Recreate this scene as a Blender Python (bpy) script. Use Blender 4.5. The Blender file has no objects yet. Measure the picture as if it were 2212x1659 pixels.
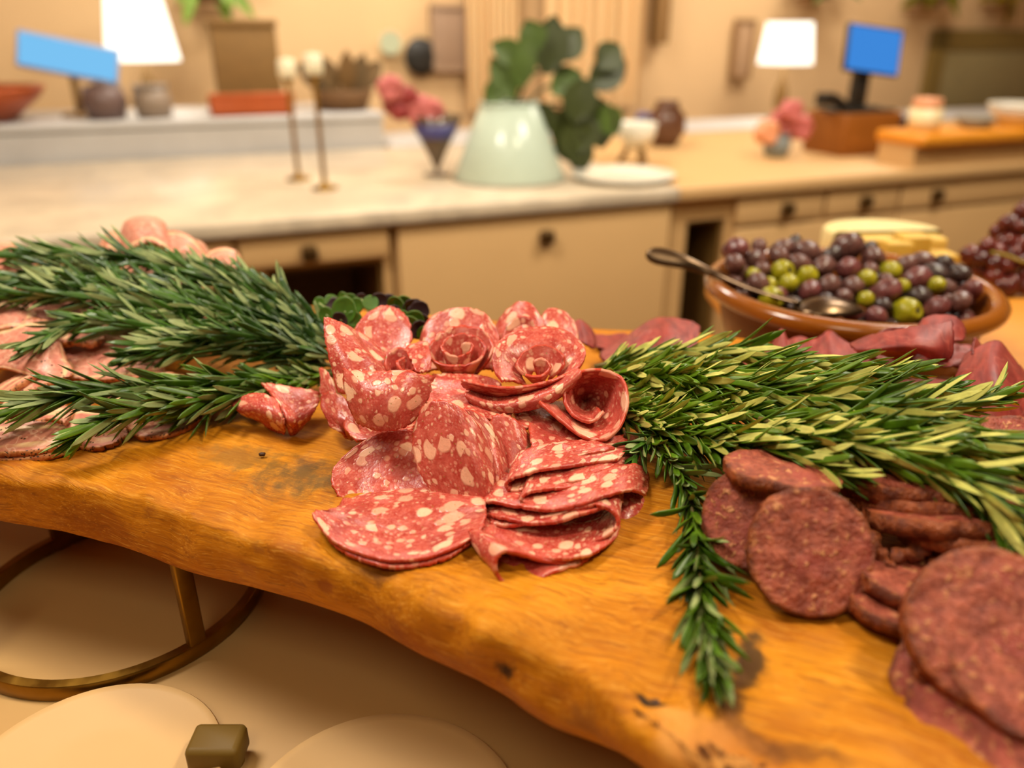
import bpy, math, random
from mathutils import Vector, Matrix, noise as mn
PI = math.pi
C = bpy.context.scene.collection
V = Vector
# ------------------------------------------------------------------ camera model (2212 x 1659)
F, CX, CY = 1700.0, 1106.0, 829.5
PITCH = math.radians(24.0)
CP, SP = math.cos(PITCH), math.sin(PITCH)
CZ = 1.28            # eye height
ZB = 1.045           # top of the wooden board
ZT = 0.92            # table top
EYE = V((0, 0, CZ))
def ray(px, py):
    x, v = px - CX, CY - py
    return V((x, F * CP + v * SP, v * CP - F * SP))
def at(px, py, h=0.0):
    """point that lies h above the board top and is seen at the photo's pixel px, py"""
    d = ray(px, py); t = (ZB + h - CZ) / d.z
    return EYE + d * t
def atz(px, py, z):
    d = ray(px, py); t = (z - CZ) / d.z
    return EYE + d * t
# ------------------------------------------------------------------ kitchen frame (turned against the camera)
KA = math.radians(21.5)
K0 = V((-0.254, 1.84, 0)); KU = V((math.cos(KA), math.sin(KA), 0)); KV = V((-math.sin(KA), math.cos(KA), 0))
def K(u, v, z): return K0 + KU * u + KV * v + V((0, 0, z))
def kv(px, py, v):
    """where the photo's ray meets the vertical plane v behind the counter front -> (u, z)"""
    d = ray(px, py); o = K0 + KV * v
    t = (o - EYE).dot(KV) / d.dot(KV)
    p = EYE + d * t
    return (p - K0).dot(KU), p.z
# ------------------------------------------------------------------ objects
def link(name, verts, faces, mats, parent=None, smooth=True, fm=None, loc=None):
    me = bpy.data.meshes.new(name)
    if loc is None and parent is None:
        n = len(verts); loc = sum((V(v) for v in verts), V((0, 0, 0))) / max(n, 1)
    off = loc if loc is not None else V((0, 0, 0))
    me.from_pydata([V(v) - off for v in verts], [], faces)
    for m in (mats if isinstance(mats, (list, tuple)) else [mats]): me.materials.append(m)
    if fm:
        for p, i in zip(me.polygons, fm): p.material_index = i
    if smooth:
        for p in me.polygons: p.use_smooth = True
    o = bpy.data.objects.new(name, me); C.objects.link(o)
    if loc is not None: o.location = loc
    if parent is not None:
        o.parent = parent
    return o
def tag(o, label, cat, group=None, kind=None):
    o['label'] = label; o['category'] = cat
    if group: o['group'] = group
    if kind: o['kind'] = kind
    return o
def struct(o):
    o['kind'] = 'structure'; return o
def thing(name, loc, label, cat, group=None, rz=0):
    o = bpy.data.objects.new(name, None); C.objects.link(o)
    o.location = loc; o.rotation_euler = (0, 0, rz); o.empty_display_size = .02
    return tag(o, label, cat, group)
def dup(root, loc, label, rot=None, group=None):
    r = root.copy(); C.objects.link(r); r.location = loc
    if rot is not None: r.rotation_euler = rot
    r['label'] = label
    if group: r['group'] = group
    for ch in list(root.children):
        c = ch.copy(); C.objects.link(c); c.parent = r
        for g in list(ch.children):
            d = g.copy(); C.objects.link(d); d.parent = c
    return r
class MB:
    """collects simple shapes into one mesh (local coordinates)"""
    def __init__(s): s.v = []; s.f = []
    def add(s, vs, fs):
        n = len(s.v); s.v += [V(v) for v in vs]; s.f += [tuple(i + n for i in f) for f in fs]; return s
    def box(s, c, d, M=None, b=0.0):
        cx, cy, cz = c; x, y, z = d[0] / 2, d[1] / 2, d[2] / 2
        b = min(b, x * .6, y * .6, z * .6)
        if b <= 0:
            vs = [(i * x, j * y, k * z) for i in (-1, 1) for j in (-1, 1) for k in (-1, 1)]
            fs = [(0, 1, 3, 2), (4, 6, 7, 5), (0, 4, 5, 1), (2, 3, 7, 6), (0, 2, 6, 4), (1, 5, 7, 3)]
        else:
            # rounded in plan, chamfered top and bottom
            ring = []
            for (sx, sy, a0) in ((1, 1, 0), (-1, 1, PI / 2), (-1, -1, PI), (1, -1, 1.5 * PI)):
                for q in range(4):
                    a = a0 + q * PI / 6; ring.append((sx * (x - b) , sy * (y - b), math.cos(a) , math.sin(a)))
            vs = []; n = len(ring)
            for (zz, k) in ((-z, 0), (-z + b * .3, .7), (-z + b, 1), (z - b, 1), (z - b * .3, .7), (z, 0)):
                kk = k
                for (px_, py_, ca, sa) in ring: vs.append((px_ + ca * b * kk, py_ + sa * b * kk, zz))
            fs = [(r * n + i, r * n + (i + 1) % n, (r + 1) * n + (i + 1) % n, (r + 1) * n + i) for r in range(5) for i in range(n)]
            fs += [tuple(range(n))[::-1], tuple(5 * n + i for i in range(n))]
        vs = [V(v) + V(c) for v in vs]
        if M is not None: vs = [M @ v for v in vs]
        return s.add(vs, fs)
    def lathe(s, prof, n=32, c=(0, 0, 0), M=None, caps=True, wob=0.0, seed=0):
        vs = []; c = V(c)
        for k, (r, z) in enumerate(prof):
            for i in range(n):
                a = 2 * PI * i / n
                w = 1 + wob * mn.noise(V((math.cos(a) * 1.5 + seed, math.sin(a) * 1.5, z * 20)))
                vs.append(c + V((r * w * math.cos(a), r * w * math.sin(a), z)))
        if M is not None: vs = [M @ v for v in vs]
        m = len(prof)
        fs = [(k * n + i, k * n + (i + 1) % n, (k + 1) * n + (i + 1) % n, (k + 1) * n + i) for k in range(m - 1) for i in range(n)]
        if caps: fs += [tuple(range(n))[::-1], tuple((m - 1) * n + i for i in range(n))]
        return s.add(vs, fs)
    def tube(s, pts, r, n=8, sx=1.0, caps=True):
        pts = [V(p) for p in pts]; m = len(pts); vs = []
        rr = r if isinstance(r, (list, tuple)) else [r] * m
        ref = V((0, 0, 1))
        t0 = (pts[1] - pts[0]).normalized()
        if abs(t0.dot(ref)) > .95: ref = V((1, 0, 0))
        nrm = (ref - t0 * ref.dot(t0)).normalized()
        for k in range(m):
            t = (pts[min(k + 1, m - 1)] - pts[max(k - 1, 0)]).normalized()
            nrm = (nrm - t * nrm.dot(t)).normalized(); bi = t.cross(nrm)
            for i in range(n):
                a = 2 * PI * i / n
                vs.append(pts[k] + nrm * (math.cos(a) * rr[k]) + bi * (math.sin(a) * rr[k] * sx))
        fs = [(k * n + i, k * n + (i + 1) % n, (k + 1) * n + (i + 1) % n, (k + 1) * n + i) for k in range(m - 1) for i in range(n)]
        if caps: fs += [tuple(range(n))[::-1], tuple((m - 1) * n + i for i in range(n))]
        return s.add(vs, fs)
    def ell(s, c, r, M=None, nu=14, nv=9, lump=0.0, seed=0):
        vs = []; c = V(c)
        for j in range(nv + 1):
            th = PI * j / nv
            for i in range(nu):
                a = 2 * PI * i / nu
                d = V((math.sin(th) * math.cos(a), math.sin(th) * math.sin(a), math.cos(th)))
                k = 1 + lump * mn.noise(d * 1.7 + V((seed * 3.1, seed * 1.7, seed)))
                p = V((d.x * r[0] * k, d.y * r[1] * k, d.z * r[2] * k))
                vs.append((M @ p if M is not None else p) + c)
        fs = [(j * nu + i, (j + 1) * nu + i, (j + 1) * nu + (i + 1) % nu, j * nu + (i + 1) % nu) for j in range(nv) for i in range(nu)]
        return s.add(vs, fs)
    def build(s, name, mat, parent=None, smooth=True, loc=None):
        return link(name, s.v, s.f, mat, parent, smooth, loc=loc if loc is not None else (None if parent is None else V((0, 0, 0))))
def sharp(o, ang=35):
    o.data.update()
    try: o.data.set_sharp_from_angle(angle=math.radians(ang))
    except Exception: pass
    return o
def catmull(pts, n):
    pts = [V(p) for p in pts]; P = [2 * pts[0] - pts[1]] + pts + [2 * pts[-1] - pts[-2]]; out = []
    for k in range(1, len(P) - 2):
        for i in range(n):
            t = i / n; a, b, c, d = P[k - 1], P[k], P[k + 1], P[k + 2]
            out.append(.5 * ((2 * b) + (c - a) * t + (2 * a - 5 * b + 4 * c - d) * t * t + (3 * b - a - 3 * c + d) * t ** 3))
    out.append(P[-2]); return out
# ------------------------------------------------------------------ materials
def lin(c):
    f = lambda x: x / 12.92 if x <= .04045 else ((x + .055) / 1.055) ** 2.4
    return (f(c[0] / 255), f(c[1] / 255), f(c[2] / 255), 1)
class NT:
    def __init__(s, name):
        s.m = bpy.data.materials.new(name); s.m.use_nodes = True; s.t = s.m.node_tree
        s.t.nodes.clear(); s.out = s.n('ShaderNodeOutputMaterial')
    def n(s, t, **kw):
        nd = s.t.nodes.new(t)
        for k, v in kw.items(): setattr(nd, k, v)
        return nd
    def l(s, a, b): s.t.links.new(a, b)
    def set(s, sock, v):
        if hasattr(v, 'is_linked') or isinstance(v, bpy.types.NodeSocket): s.l(v, sock)
        else: sock.default_value = v
    def coord(s, w='Object'): return s.n('ShaderNodeTexCoord').outputs[w]
    def attr(s, nm): return s.n('ShaderNodeAttribute', attribute_name=nm).outputs['Fac']
    def mapping(s, vec, loc=(0, 0, 0), rot=(0, 0, 0), sc=(1, 1, 1)):
        m = s.n('ShaderNodeMapping'); s.l(vec, m.inputs[0]); m.inputs[1].default_value = loc; m.inputs[2].default_value = rot; m.inputs[3].default_value = sc
        return m.outputs[0]
    def noise(s, vec, scale, detail=3, rough=.55, dist=0, col=False):
        m = s.n('ShaderNodeTexNoise'); s.l(vec, m.inputs['Vector']); m.inputs['Scale'].default_value = scale
        m.inputs['Detail'].default_value = detail; m.inputs['Roughness'].default_value = rough; m.inputs['Distortion'].default_value = dist
        return m.outputs['Color' if col else 'Fac']
    def voro(s, vec, scale, rnd=1.0, dim='3D', feature='F1'):
        m = s.n('ShaderNodeTexVoronoi', voronoi_dimensions=dim, feature=feature); s.l(vec, m.inputs['Vector']); m.inputs['Scale'].default_value = scale
        m.inputs['Randomness'].default_value = rnd; return m
    def math(s, op, a, b=0.0, c=None, clamp=False):
        m = s.n('ShaderNodeMath', operation=op, use_clamp=clamp); s.set(m.inputs[0], a); s.set(m.inputs[1], b)
        if c is not None: s.set(m.inputs[2], c)
        return m.outputs[0]
    def vmath(s, op, a, b):
        m = s.n('ShaderNodeVectorMath', operation=op); s.set(m.inputs[0], a); s.set(m.inputs[1], b); return m.outputs[0]
    def sep(s, v):
        m = s.n('ShaderNodeSeparateXYZ'); s.l(v, m.inputs[0]); return m.outputs
    def ss(s, x, lo, hi, a=0.0, b=1.0):
        m = s.n('ShaderNodeMapRange', interpolation_type='SMOOTHSTEP'); s.set(m.inputs[0], x); s.set(m.inputs[1], lo); s.set(m.inputs[2], hi)
        m.inputs[3].default_value = a; m.inputs[4].default_value = b; return m.outputs[0]
    def mix(s, f, a, b, mode='MIX'):
        m = s.n('ShaderNodeMix', data_type='RGBA', blend_type=mode); s.set(m.inputs[0], f)
        s.set(m.inputs[6], a); s.set(m.inputs[7], b); return m.outputs[2]
    def bump(s, h, dist, strength=1.0):
        b = s.n('ShaderNodeBump'); s.l(h, b.inputs['Height']); b.inputs['Distance'].default_value = dist; b.inputs['Strength'].default_value = strength
        return b.outputs[0]
    def bsdf(s, col, rough=.5, normal=None, metal=0.0, sss=0.0, sssr=.003, spec=.5, coat=0.0, emit=None, es=0.0, trans=0.0, ior=1.45, sheen=0):
        b = s.n('ShaderNodeBsdfPrincipled'); s.set(b.inputs['Base Color'], col); s.set(b.inputs['Roughness'], rough); s.set(b.inputs['Metallic'], metal)
        b.inputs['Specular IOR Level'].default_value = spec; b.inputs['IOR'].default_value = ior
        if sss: b.inputs['Subsurface Weight'].default_value = sss; b.inputs['Subsurface Scale'].default_value = sssr; b.inputs['Subsurface Radius'].default_value = (1, .35, .25)
        if coat: b.inputs['Coat Weight'].default_value = coat; b.inputs['Coat Roughness'].default_value = .12
        if trans: b.inputs['Transmission Weight'].default_value = trans
        if sheen: b.inputs['Sheen Weight'].default_value = sheen
        if emit is not None: s.set(b.inputs['Emission Color'], emit); b.inputs['Emission Strength'].default_value = es
        if normal is not None: s.l(normal, b.inputs['Normal'])
        s.l(b.outputs[0], s.out.inputs[0]); return s.m
def plain(name, c, rough=.5, metal=0.0, var=.06, scale=30, **kw):
    """paint, metal or ceramic with a slight uneven tone"""
    t = NT(name); c = lin(c)
    n = t.noise(t.coord(), scale, 2)
    d = tuple(x * (1 - var * 2) for x in c[:3]) + (1,); u = tuple(min(1, x * (1 + var)) for x in c[:3]) + (1,)
    return t.bsdf(t.mix(n, d, u), rough, metal=metal, **kw)
# ================================================================== setting, table, stand, board
random.seed(4)
M_floor = NT('floor_wood')
_c = M_floor.coord(); _n = M_floor.noise(M_floor.mapping(_c, sc=(1, 9, 1)), 3, 4)
M_floor = M_floor.bsdf(M_floor.mix(_n, lin((120, 88, 52)), lin((170, 130, 84))), .4)
M_wall = plain('wall_paint', (226, 188, 138), .8, var=.05, scale=3)
M_trim = plain('trim_paint', (222, 196, 158), .6, var=.03)
MB().box((1.0, 1.2, -.02), (13, 11, .04)).build('floor', M_floor, smooth=False)['kind'] = 'structure'
def kbox(mb, u0, u1, v0, v1, z0, z1, b=0.0):
    R = Matrix.Rotation(KA, 4, 'Z'); c = K((u0 + u1) / 2, (v0 + v1) / 2, (z0 + z1) / 2)
    return mb.box((0, 0, 0), (u1 - u0, v1 - v0, z1 - z0), Matrix.Translation(c) @ R, b)
VW = 1.95
struct(kbox(MB(), -3.2, 5.6, VW, VW + .1, 0, 2.7).build('wall_back', M_wall, smooth=False))
struct(kbox(MB(), -3.3, -3.2, -3.5, VW + .1, 0, 2.7).build('wall_left', M_wall, smooth=False))
struct(kbox(MB(), 5.6, 5.7, -3.5, VW + .1, 0, 2.7).build('wall_right', M_wall, smooth=False))
struct(kbox(MB(), -3.3, 5.7, -3.5, VW + .1, 2.7, 2.8).build('ceiling', plain('ceiling_paint', (232, 218, 194), .9), smooth=False))
# ---- table
M_table = plain('table_cream', (194, 154, 98), .42, var=.06, scale=5)
tb = thing('serving_table', (0.1, .4, 0), 'cream topped serving table that carries the wooden board', 'table')
MB().box((0, -.14, ZT - .015), (2.3, 1.42, .03), b=.012).build('tabletop', M_table, tb)
MB().box((0, -.14, ZT - .08), (2.1, 1.24, .1)).build('apron', M_table, tb, smooth=False)
for sx in (-1, 1):
    for sy in (-1, 1):
        MB().box((sx * 1.0, -.14 + sy * .56, (ZT - .03) / 2), (.06, .06, ZT - .03), b=.006).build('leg', M_table, tb)
# ---- round cream plates lying on the table under the board
M_plate = plain('plate_glaze', (212, 172, 116), .55, var=.02)
def plate(px, py, r, label):
    p = atz(px, py, ZT); o = thing('plate', p, label, 'plate', 'plates on the table')
    MB().lathe([(.001, .002), (r * .55, .002), (r * .62, .0035), (r * .96, .007), (r, .0085), (r * .985, .0098), (r * .93, .0088), (r * .6, .0055), (r * .5, .0045), (.001, .006)], 64).build('dish', M_plate, o)
    MB().lathe([(r * .5, 0), (r * .54, .0028), (r * .58, .0028), (r * .56, 0)], 48).build('foot', M_plate, o)
plate(190, 1718, .068, 'round cream plate in front of the brass ring stand')
plate(820, 1822, .072, 'round cream plate lying under the near edge of the board')
# ---- brass stand
M_brass = NT('brass'); _n = M_brass.noise(M_brass.coord(), 60, 3)
M_brass = M_brass.bsdf(M_brass.mix(_n, lin((120, 88, 30)), lin((168, 128, 52))), M_brass.ss(_n, .3, .8, .28, .45), metal=1.0)
RC = V((-.272, .444, ZT)); RR = .096
st = thing('brass_ring_stand', RC, 'brass ring stand holding up the board over the table', 'stand')
def band(r0, r1, z0, z1):
    return MB().lathe([(r0, z0), (r1, z0), (r1 + .0006, z0 + .001), (r1 + .0006, z1 - .001), (r1, z1), (r0, z1), (r0, z0)], 96, caps=False)
sharp(band(RR - .006, RR, .0, .011).build('base_ring', M_brass, st))
for k in range(4):
    a = math.radians(-38 + 90 * k)
    Mx = Matrix.Translation(V(((RR - .003) * math.cos(a), (RR - .003) * math.sin(a), .043))) @ Matrix.Rotation(a, 4, 'Z')
    MB().box((0, 0, 0), (.006, .011, .07), Mx, .001).build('post', M_brass, st)
st2 = dup(st, V((.46, .20, ZT)), 'brass ring stand under the right part of the board', rot=(0, 0, .6))
# low brass foot on the table
p = atz(478, 1650, ZT)
ft = thing('brass_caddy_foot', p, 'small dark brass footed block standing on the table under the board', 'stand')
M_ob = plain('old_brass', (104, 78, 16), .6)
MB().box((0, 0, .012), (.028, .02, .016), b=.003).build('block', M_ob, ft)
for sx in (-1, 1): MB().lathe([(.003, 0), (.004, .002), (.003, .005)], 12, (sx * .009, 0, 0)).build('foot', M_ob, ft)
# ---- the live-edge board
FT = [(-700, 955), (-330, 985), (0, 1046), (200, 1062), (330, 1102), (420, 1130), (560, 1180), (700, 1222), (800, 1250), (900, 1305), (1000, 1352), (1090, 1398), (1180, 1440), (1290, 1500), (1340, 1560), (1450, 1640), (1620, 1760), (1900, 1960)]
FBt = [(-700, 1010), (-330, 1065), (0, 1124), (200, 1162), (330, 1205), (420, 1238), (560, 1272), (700, 1313), (800, 1352), (900, 1408), (1000, 1452), (1090, 1500), (1180, 1562), (1290, 1606), (1390, 1655), (1480, 1735), (1640, 1850), (1900, 2030)]
BK = [(-1500, 590), (-1000, 600), (-500, 612), (-100, 622), (150, 632), (400, 645), (650, 660), (850, 675), (1000, 688), (1150, 700), (1300, 711), (1420, 716), (1530, 722), (1660, 742), (1900, 782), (2200, 850), (2500, 940), (2900, 1080)]
TH = .036
nu, fl = 330, 8
zt_, zb_ = ZB - .004, ZB - TH
top = catmull([at(x, y, -.004) for x, y in FT] + [V((.27, .085, zt_)), V((.52, .02, zt_))], 18)
bot = catmull([at(x, y, -TH) for x, y in FBt] + [V((.265, .08, zb_)), V((.515, .012, zb_))], 18)
back = catmull([at(x, y, 0) for x, y in BK] + [V((.60, .31, ZB)), V((.78, .26, ZB))], 18)
def resample(P, n):
    L = [0]
    for a, b in zip(P, P[1:]): L.append(L[-1] + (b - a).length)
    out = []; k = 0
    for i in range(n):
        t = L[-1] * i / (n - 1)
        while k < len(L) - 2 and L[k + 1] < t: k += 1
        out.append(P[k].lerp(P[k + 1], (t - L[k]) / max(1e-9, L[k + 1] - L[k])))
    return out
# front curves share their parameter (same number of control points)
bi = [min(len(top) - 1, int(round(i * (len(top) - 1) / (nu - 1)))) for i in range(nu)]
top = [top[0].lerp(top[0], 0) if False else top[i] for i in bi]; bot = [bot[i] for i in bi]; back = [back[i] for i in bi]
def smooth1(P, k=3):
    return [sum((P[min(max(i + j, 0), len(P) - 1)] for j in range(-k, k + 1)), V((0, 0, 0))) / (2 * k + 1) for i in range(len(P))]
top, bot, back = smooth1(top, 2), smooth1(bot, 2), smooth1(back, 3)
knotA = at(1085, 1415, -.014); knotB = at(1412, 1522, -.004)
DENTS = [(at(1085, 1425, -.016), .013, .006), (at(1412, 1524, -.004), .010, .005), (at(820, 1235, -.004), .012, .003), (at(690, 1190, -.003), .016, -.004),
         (at(560, 1150, -.002), .02, .003), (at(1150, 1330, 0), .03, -.004), (at(1230, 1400, 0), .022, .004), (at(960, 1270, 0), .03, -.003), (at(1610, 1450, 0), .018, .004),
         (at(1300, 1470, -.003), .016, -.005), (at(740, 1170, 0), .012, .003), (at(1000, 1400, -.012), .02, -.003), (at(1480, 1560, 0), .03, -.004), (at(1040, 1375, -.004), .012, -.0045),
         (at(1560, 1400, 0), .012, .003), (at(1800, 1560, 0), .04, -.003)]
bv, bf = [], []
NV = 0
for i in range(nu):
    T, B, K_ = top[i], bot[i], back[i]
    out = (T - K_); out.z = 0; out.normalize()
    row = []
    row.append(B + out * -.03); row.append(B + out * -.006 + V((0, 0, -.001)))
    for q in range(0, 9):
        t = q / 8; p = B.lerp(T, t); p += out * (.0045 * math.sin(PI * min(1, t * 1.05))); row.append(p)
    inner = [(.003, .0022), (.007, .0034), (.012, .004)]
    for d, z in inner: row.append(T - out * d + V((0, 0, z)))
    S = T - out * .012 + V((0, 0, .004)); nb = 64
    for q in range(1, nb):
        t = q / nb; row.append(S.lerp(K_, t))
    row.append(K_ + V((0, 0, 0))); row.append(K_ - out * .006 + V((0, 0, -.006))); row.append(K_ - out * .006 + V((0, 0, -.03))); row.append(K_ + out * .03 + V((0, 0, -.036)))
    NV = len(row)
    for j, p in enumerate(row):
        if 1 < j < NV - 2:
            edge = 1.0 if j < 14 else max(0.0, 1 - (j - 13) / 22)
            n1 = mn.noise(p * 34) * .0048 + mn.noise(p * 70 + V((5, 1, 2))) * .0026 + (mn.noise(p * 260) * .0005)
            lowm = mn.noise(p * 16 + V((3, 3, 3))) * .0016
            d = n1 * edge
            for (c, r, a) in DENTS:
                q = (p - c).length / r
                if q < 2: d -= a * math.exp(-q * q * 2)
            dirn = (out * .75 + V((0, 0, .65))) if j < 12 else V((0, 0, 1))
            p = p + dirn * d + V((0, 0, lowm if 13 < j else 0))
        bv.append(p)
for i in range(nu - 1):
    for j in range(NV):
        j2 = (j + 1) % NV
        bf.append((i * NV + j, i * NV + j2, (i + 1) * NV + j2, (i + 1) * NV + j))
bf.append(tuple(range(NV))[::-1]); bf.append(tuple((nu - 1) * NV + j for j in range(NV)))
bf = [f[::-1] for f in bf]
t = NT('board_wood'); BO = at(800, 1100, 0)
oc = t.coord('Object')
ang = math.radians(24)
g = t.mapping(oc, rot=(0, 0, ang), sc=(1, 1, 1))
warp = t.noise(g, 9, 3, col=True)
gw = t.vmath('ADD', g, t.vmath('MULTIPLY', t.vmath('SUBTRACT', warp, (.5, .5, .5)), (.02, .02, .02)))
fine = t.noise(t.mapping(gw, sc=(9, 160, 120)), 3.2, 5, .65)
mid = t.noise(t.mapping(gw, sc=(3, 26, 26)), 3.0, 4, .6)
big = t.noise(gw, 14, 3)
blot = t.noise(gw, 34, 4, .6)
col = t.mix(t.ss(mid, .25, .75), lin((168, 96, 4)), lin((192, 118, 6)))
col = t.mix(t.math('MULTIPLY', t.ss(big, .40, .72), .7), col, lin((210, 136, 14)))
lite = t.noise(t.mapping(gw, sc=(1, 2.4, 2)), 11, 3, .6)
col = t.mix(t.math('MULTIPLY', t.ss(lite, .5, .68), .75), col, lin((212, 138, 26)))
col = t.mix(t.math('MULTIPLY', t.ss(lite, .46, .32), .7), col, lin((154, 80, 4)))
col = t.mix(t.math('MULTIPLY', t.ss(fine, .50, .68), .7), col, lin((136, 74, 10)))
hair = t.noise(t.mapping(gw, sc=(12, 420, 300)), 4, 3, .6)
col = t.mix(t.math('MULTIPLY', t.ss(hair, .55, .7), .5), col, lin((146, 84, 14)))
col = t.mix(t.math('MULTIPLY', t.ss(hair, .44, .32), .4), col, lin((236, 178, 74)))
col = t.mix(t.math('MULTIPLY', t.ss(fine, .30, .46, 1, 0), .35), col, lin((228, 168, 66)))
col = t.mix(t.math('MULTIPLY', t.ss(blot, .60, .74), .4), col, lin((168, 92, 22)))
sx_ = t.noise(t.mapping(gw, sc=(5, 60, 30)), 5, 4, .7)
col = t.mix(t.math('MULTIPLY', t.ss(sx_, .56, .70), .5), col, lin((146, 78, 14)))
# grey-brown patches, painted dent shade and dark knots, mixed into the wood colour
blot2 = t.noise(gw, 70, 5, .7)
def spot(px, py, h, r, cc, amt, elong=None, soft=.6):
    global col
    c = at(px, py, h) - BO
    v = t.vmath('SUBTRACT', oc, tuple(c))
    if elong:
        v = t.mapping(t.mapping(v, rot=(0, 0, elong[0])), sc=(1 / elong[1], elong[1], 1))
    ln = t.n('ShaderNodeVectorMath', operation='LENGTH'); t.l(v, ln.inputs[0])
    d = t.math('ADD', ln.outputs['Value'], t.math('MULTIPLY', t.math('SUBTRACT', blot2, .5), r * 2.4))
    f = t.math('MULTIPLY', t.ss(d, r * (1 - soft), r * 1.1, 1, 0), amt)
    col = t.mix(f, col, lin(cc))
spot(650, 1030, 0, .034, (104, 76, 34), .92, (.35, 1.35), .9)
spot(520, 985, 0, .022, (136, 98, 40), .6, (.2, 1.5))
spot(1622, 1430, 0, .0125, (80, 54, 20), .97, (-1.15, 1.8))  # shade of a dent, painted into the wood colour
spot(1582, 1505, 0, .0125, (84, 52, 16), .92, (-1.0, 1.9))  # dent shade painted on, lower end of the dark stripe
spot(1620, 1590, 0, .012, (104, 60, 16), .85, (.8, 1.8))  # triangular shadow of the dent, put into the colour
spot(1700, 1625, 0, .012, (110, 64, 20), .7, (.2, 1.8))  # brown band belonging to the painted dent shade
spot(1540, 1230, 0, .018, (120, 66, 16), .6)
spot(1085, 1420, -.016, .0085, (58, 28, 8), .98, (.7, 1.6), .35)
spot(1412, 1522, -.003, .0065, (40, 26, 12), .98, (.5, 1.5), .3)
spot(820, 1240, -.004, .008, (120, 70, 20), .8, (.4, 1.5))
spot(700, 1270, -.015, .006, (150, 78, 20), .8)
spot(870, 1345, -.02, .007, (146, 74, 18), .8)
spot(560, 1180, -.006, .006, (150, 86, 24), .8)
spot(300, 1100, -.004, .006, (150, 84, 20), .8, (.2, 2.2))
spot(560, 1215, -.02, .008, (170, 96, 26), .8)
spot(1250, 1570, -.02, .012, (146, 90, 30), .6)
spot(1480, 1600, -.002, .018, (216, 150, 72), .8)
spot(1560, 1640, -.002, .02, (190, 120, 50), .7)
hgt = t.math('ADD', t.math('ADD', t.math('MULTIPLY', hair, .2), t.math('MULTIPLY', fine, .35)), t.math('ADD', t.math('MULTIPLY', mid, .5), t.math('MULTIPLY', blot, .5)))
M_wood = t.bsdf(col, t.ss(blot, .3, .7, .5, .68), t.bump(hgt, .0016, .9), spec=.22)
bd = thing('live_edge_board', BO, 'long orange wooden live-edge board covered with cold cuts and rosemary', 'serving board')
link('plank', [v - BO for v in bv], bf, M_wood, bd, loc=V((0, 0, 0)))
# knots: hard dark hearts sitting in the dents of the edge
M_knot = NT('knot_wood'); _n = M_knot.noise(M_knot.coord(), 300, 4)
M_knot = M_knot.bsdf(M_knot.mix(_n, lin((30, 16, 8)), lin((86, 48, 20))), .6, M_knot.bump(_n, .001))
def knot(px, py, h, r, el, rz, tilt):
    c = at(px, py, h); Mx = Matrix.Rotation(rz, 4, 'Z') @ Matrix.Rotation(tilt, 4, 'X')
    MB().ell(c - BO, (r * el, r / el, r * .45), Mx, 20, 10, .25, px).build('knot', M_knot, bd)
knot(1090, 1430, -.0195, .0062, 1.45, -.75, .75)
knot(1414, 1524, -.0075, .0062, 1.45, -.35, .25)
# rough bark left on the near corner
t = NT('bark_wood'); oc = t.coord(); n1 = t.noise(oc, 90, 5, .7); n2 = t.noise(oc, 300, 3)
M_bark = t.bsdf(t.mix(t.ss(n1, .38, .62), lin((92, 48, 14)), lin((214, 150, 72))), .85, t.bump(t.math('ADD', n1, t.math('MULTIPLY', n2, .4)), .003))
bk = MB()
def bark(pts, seed):
    vs = []; n = len(pts); m = 22
    P = catmull([at(x, y, h) for x, y, h in pts], 22)
    for i, p in enumerate(P):
        f = math.sin(PI * (i + .3) / (len(P) - .4)) ** .5
        for j in range(m):
            a = PI * j / (m - 1); r = (.013 + .006 * mn.noise(V((i * .11, j * .27, seed)))) * f
            vs.append(p + V((math.cos(a) * r * 1.25 * .55, math.cos(a) * r * 1.25 * -.8, math.sin(a) * r * .48 - .002)) + V((0, 0, .0032 * mn.noise(V((i * .22, j * .4, seed + 9))) + .0018 * mn.noise(V((i * .6, j * .9, seed + 5))))))
    return vs, [(i * m + j, i * m + j + 1, (i + 1) * m + j + 1, (i + 1) * m + j) for i in range(len(P) - 1) for j in range(m - 1)]
vs, fs = bark([(1345, 1530, -.006), (1400, 1570, -.003), (1450, 1620, -.002), (1520, 1650, -.003), (1620, 1675, -.002), (1720, 1690, -.002)], 3)
bk.add([v - BO for v in vs], fs); bk.build('bark', M_bark, bd)

cr = at(566, 981, .001)
mb = MB().ell((0, 0, 0), (.0022, .0014, .0012), None, 10, 7, .4, 3); mb.v = [v + cr for v in mb.v]
tag(mb.build('pepper_crumb', M_knot), 'tiny dark pepper crumb lying alone on the bare wood', 'crumb')
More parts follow.
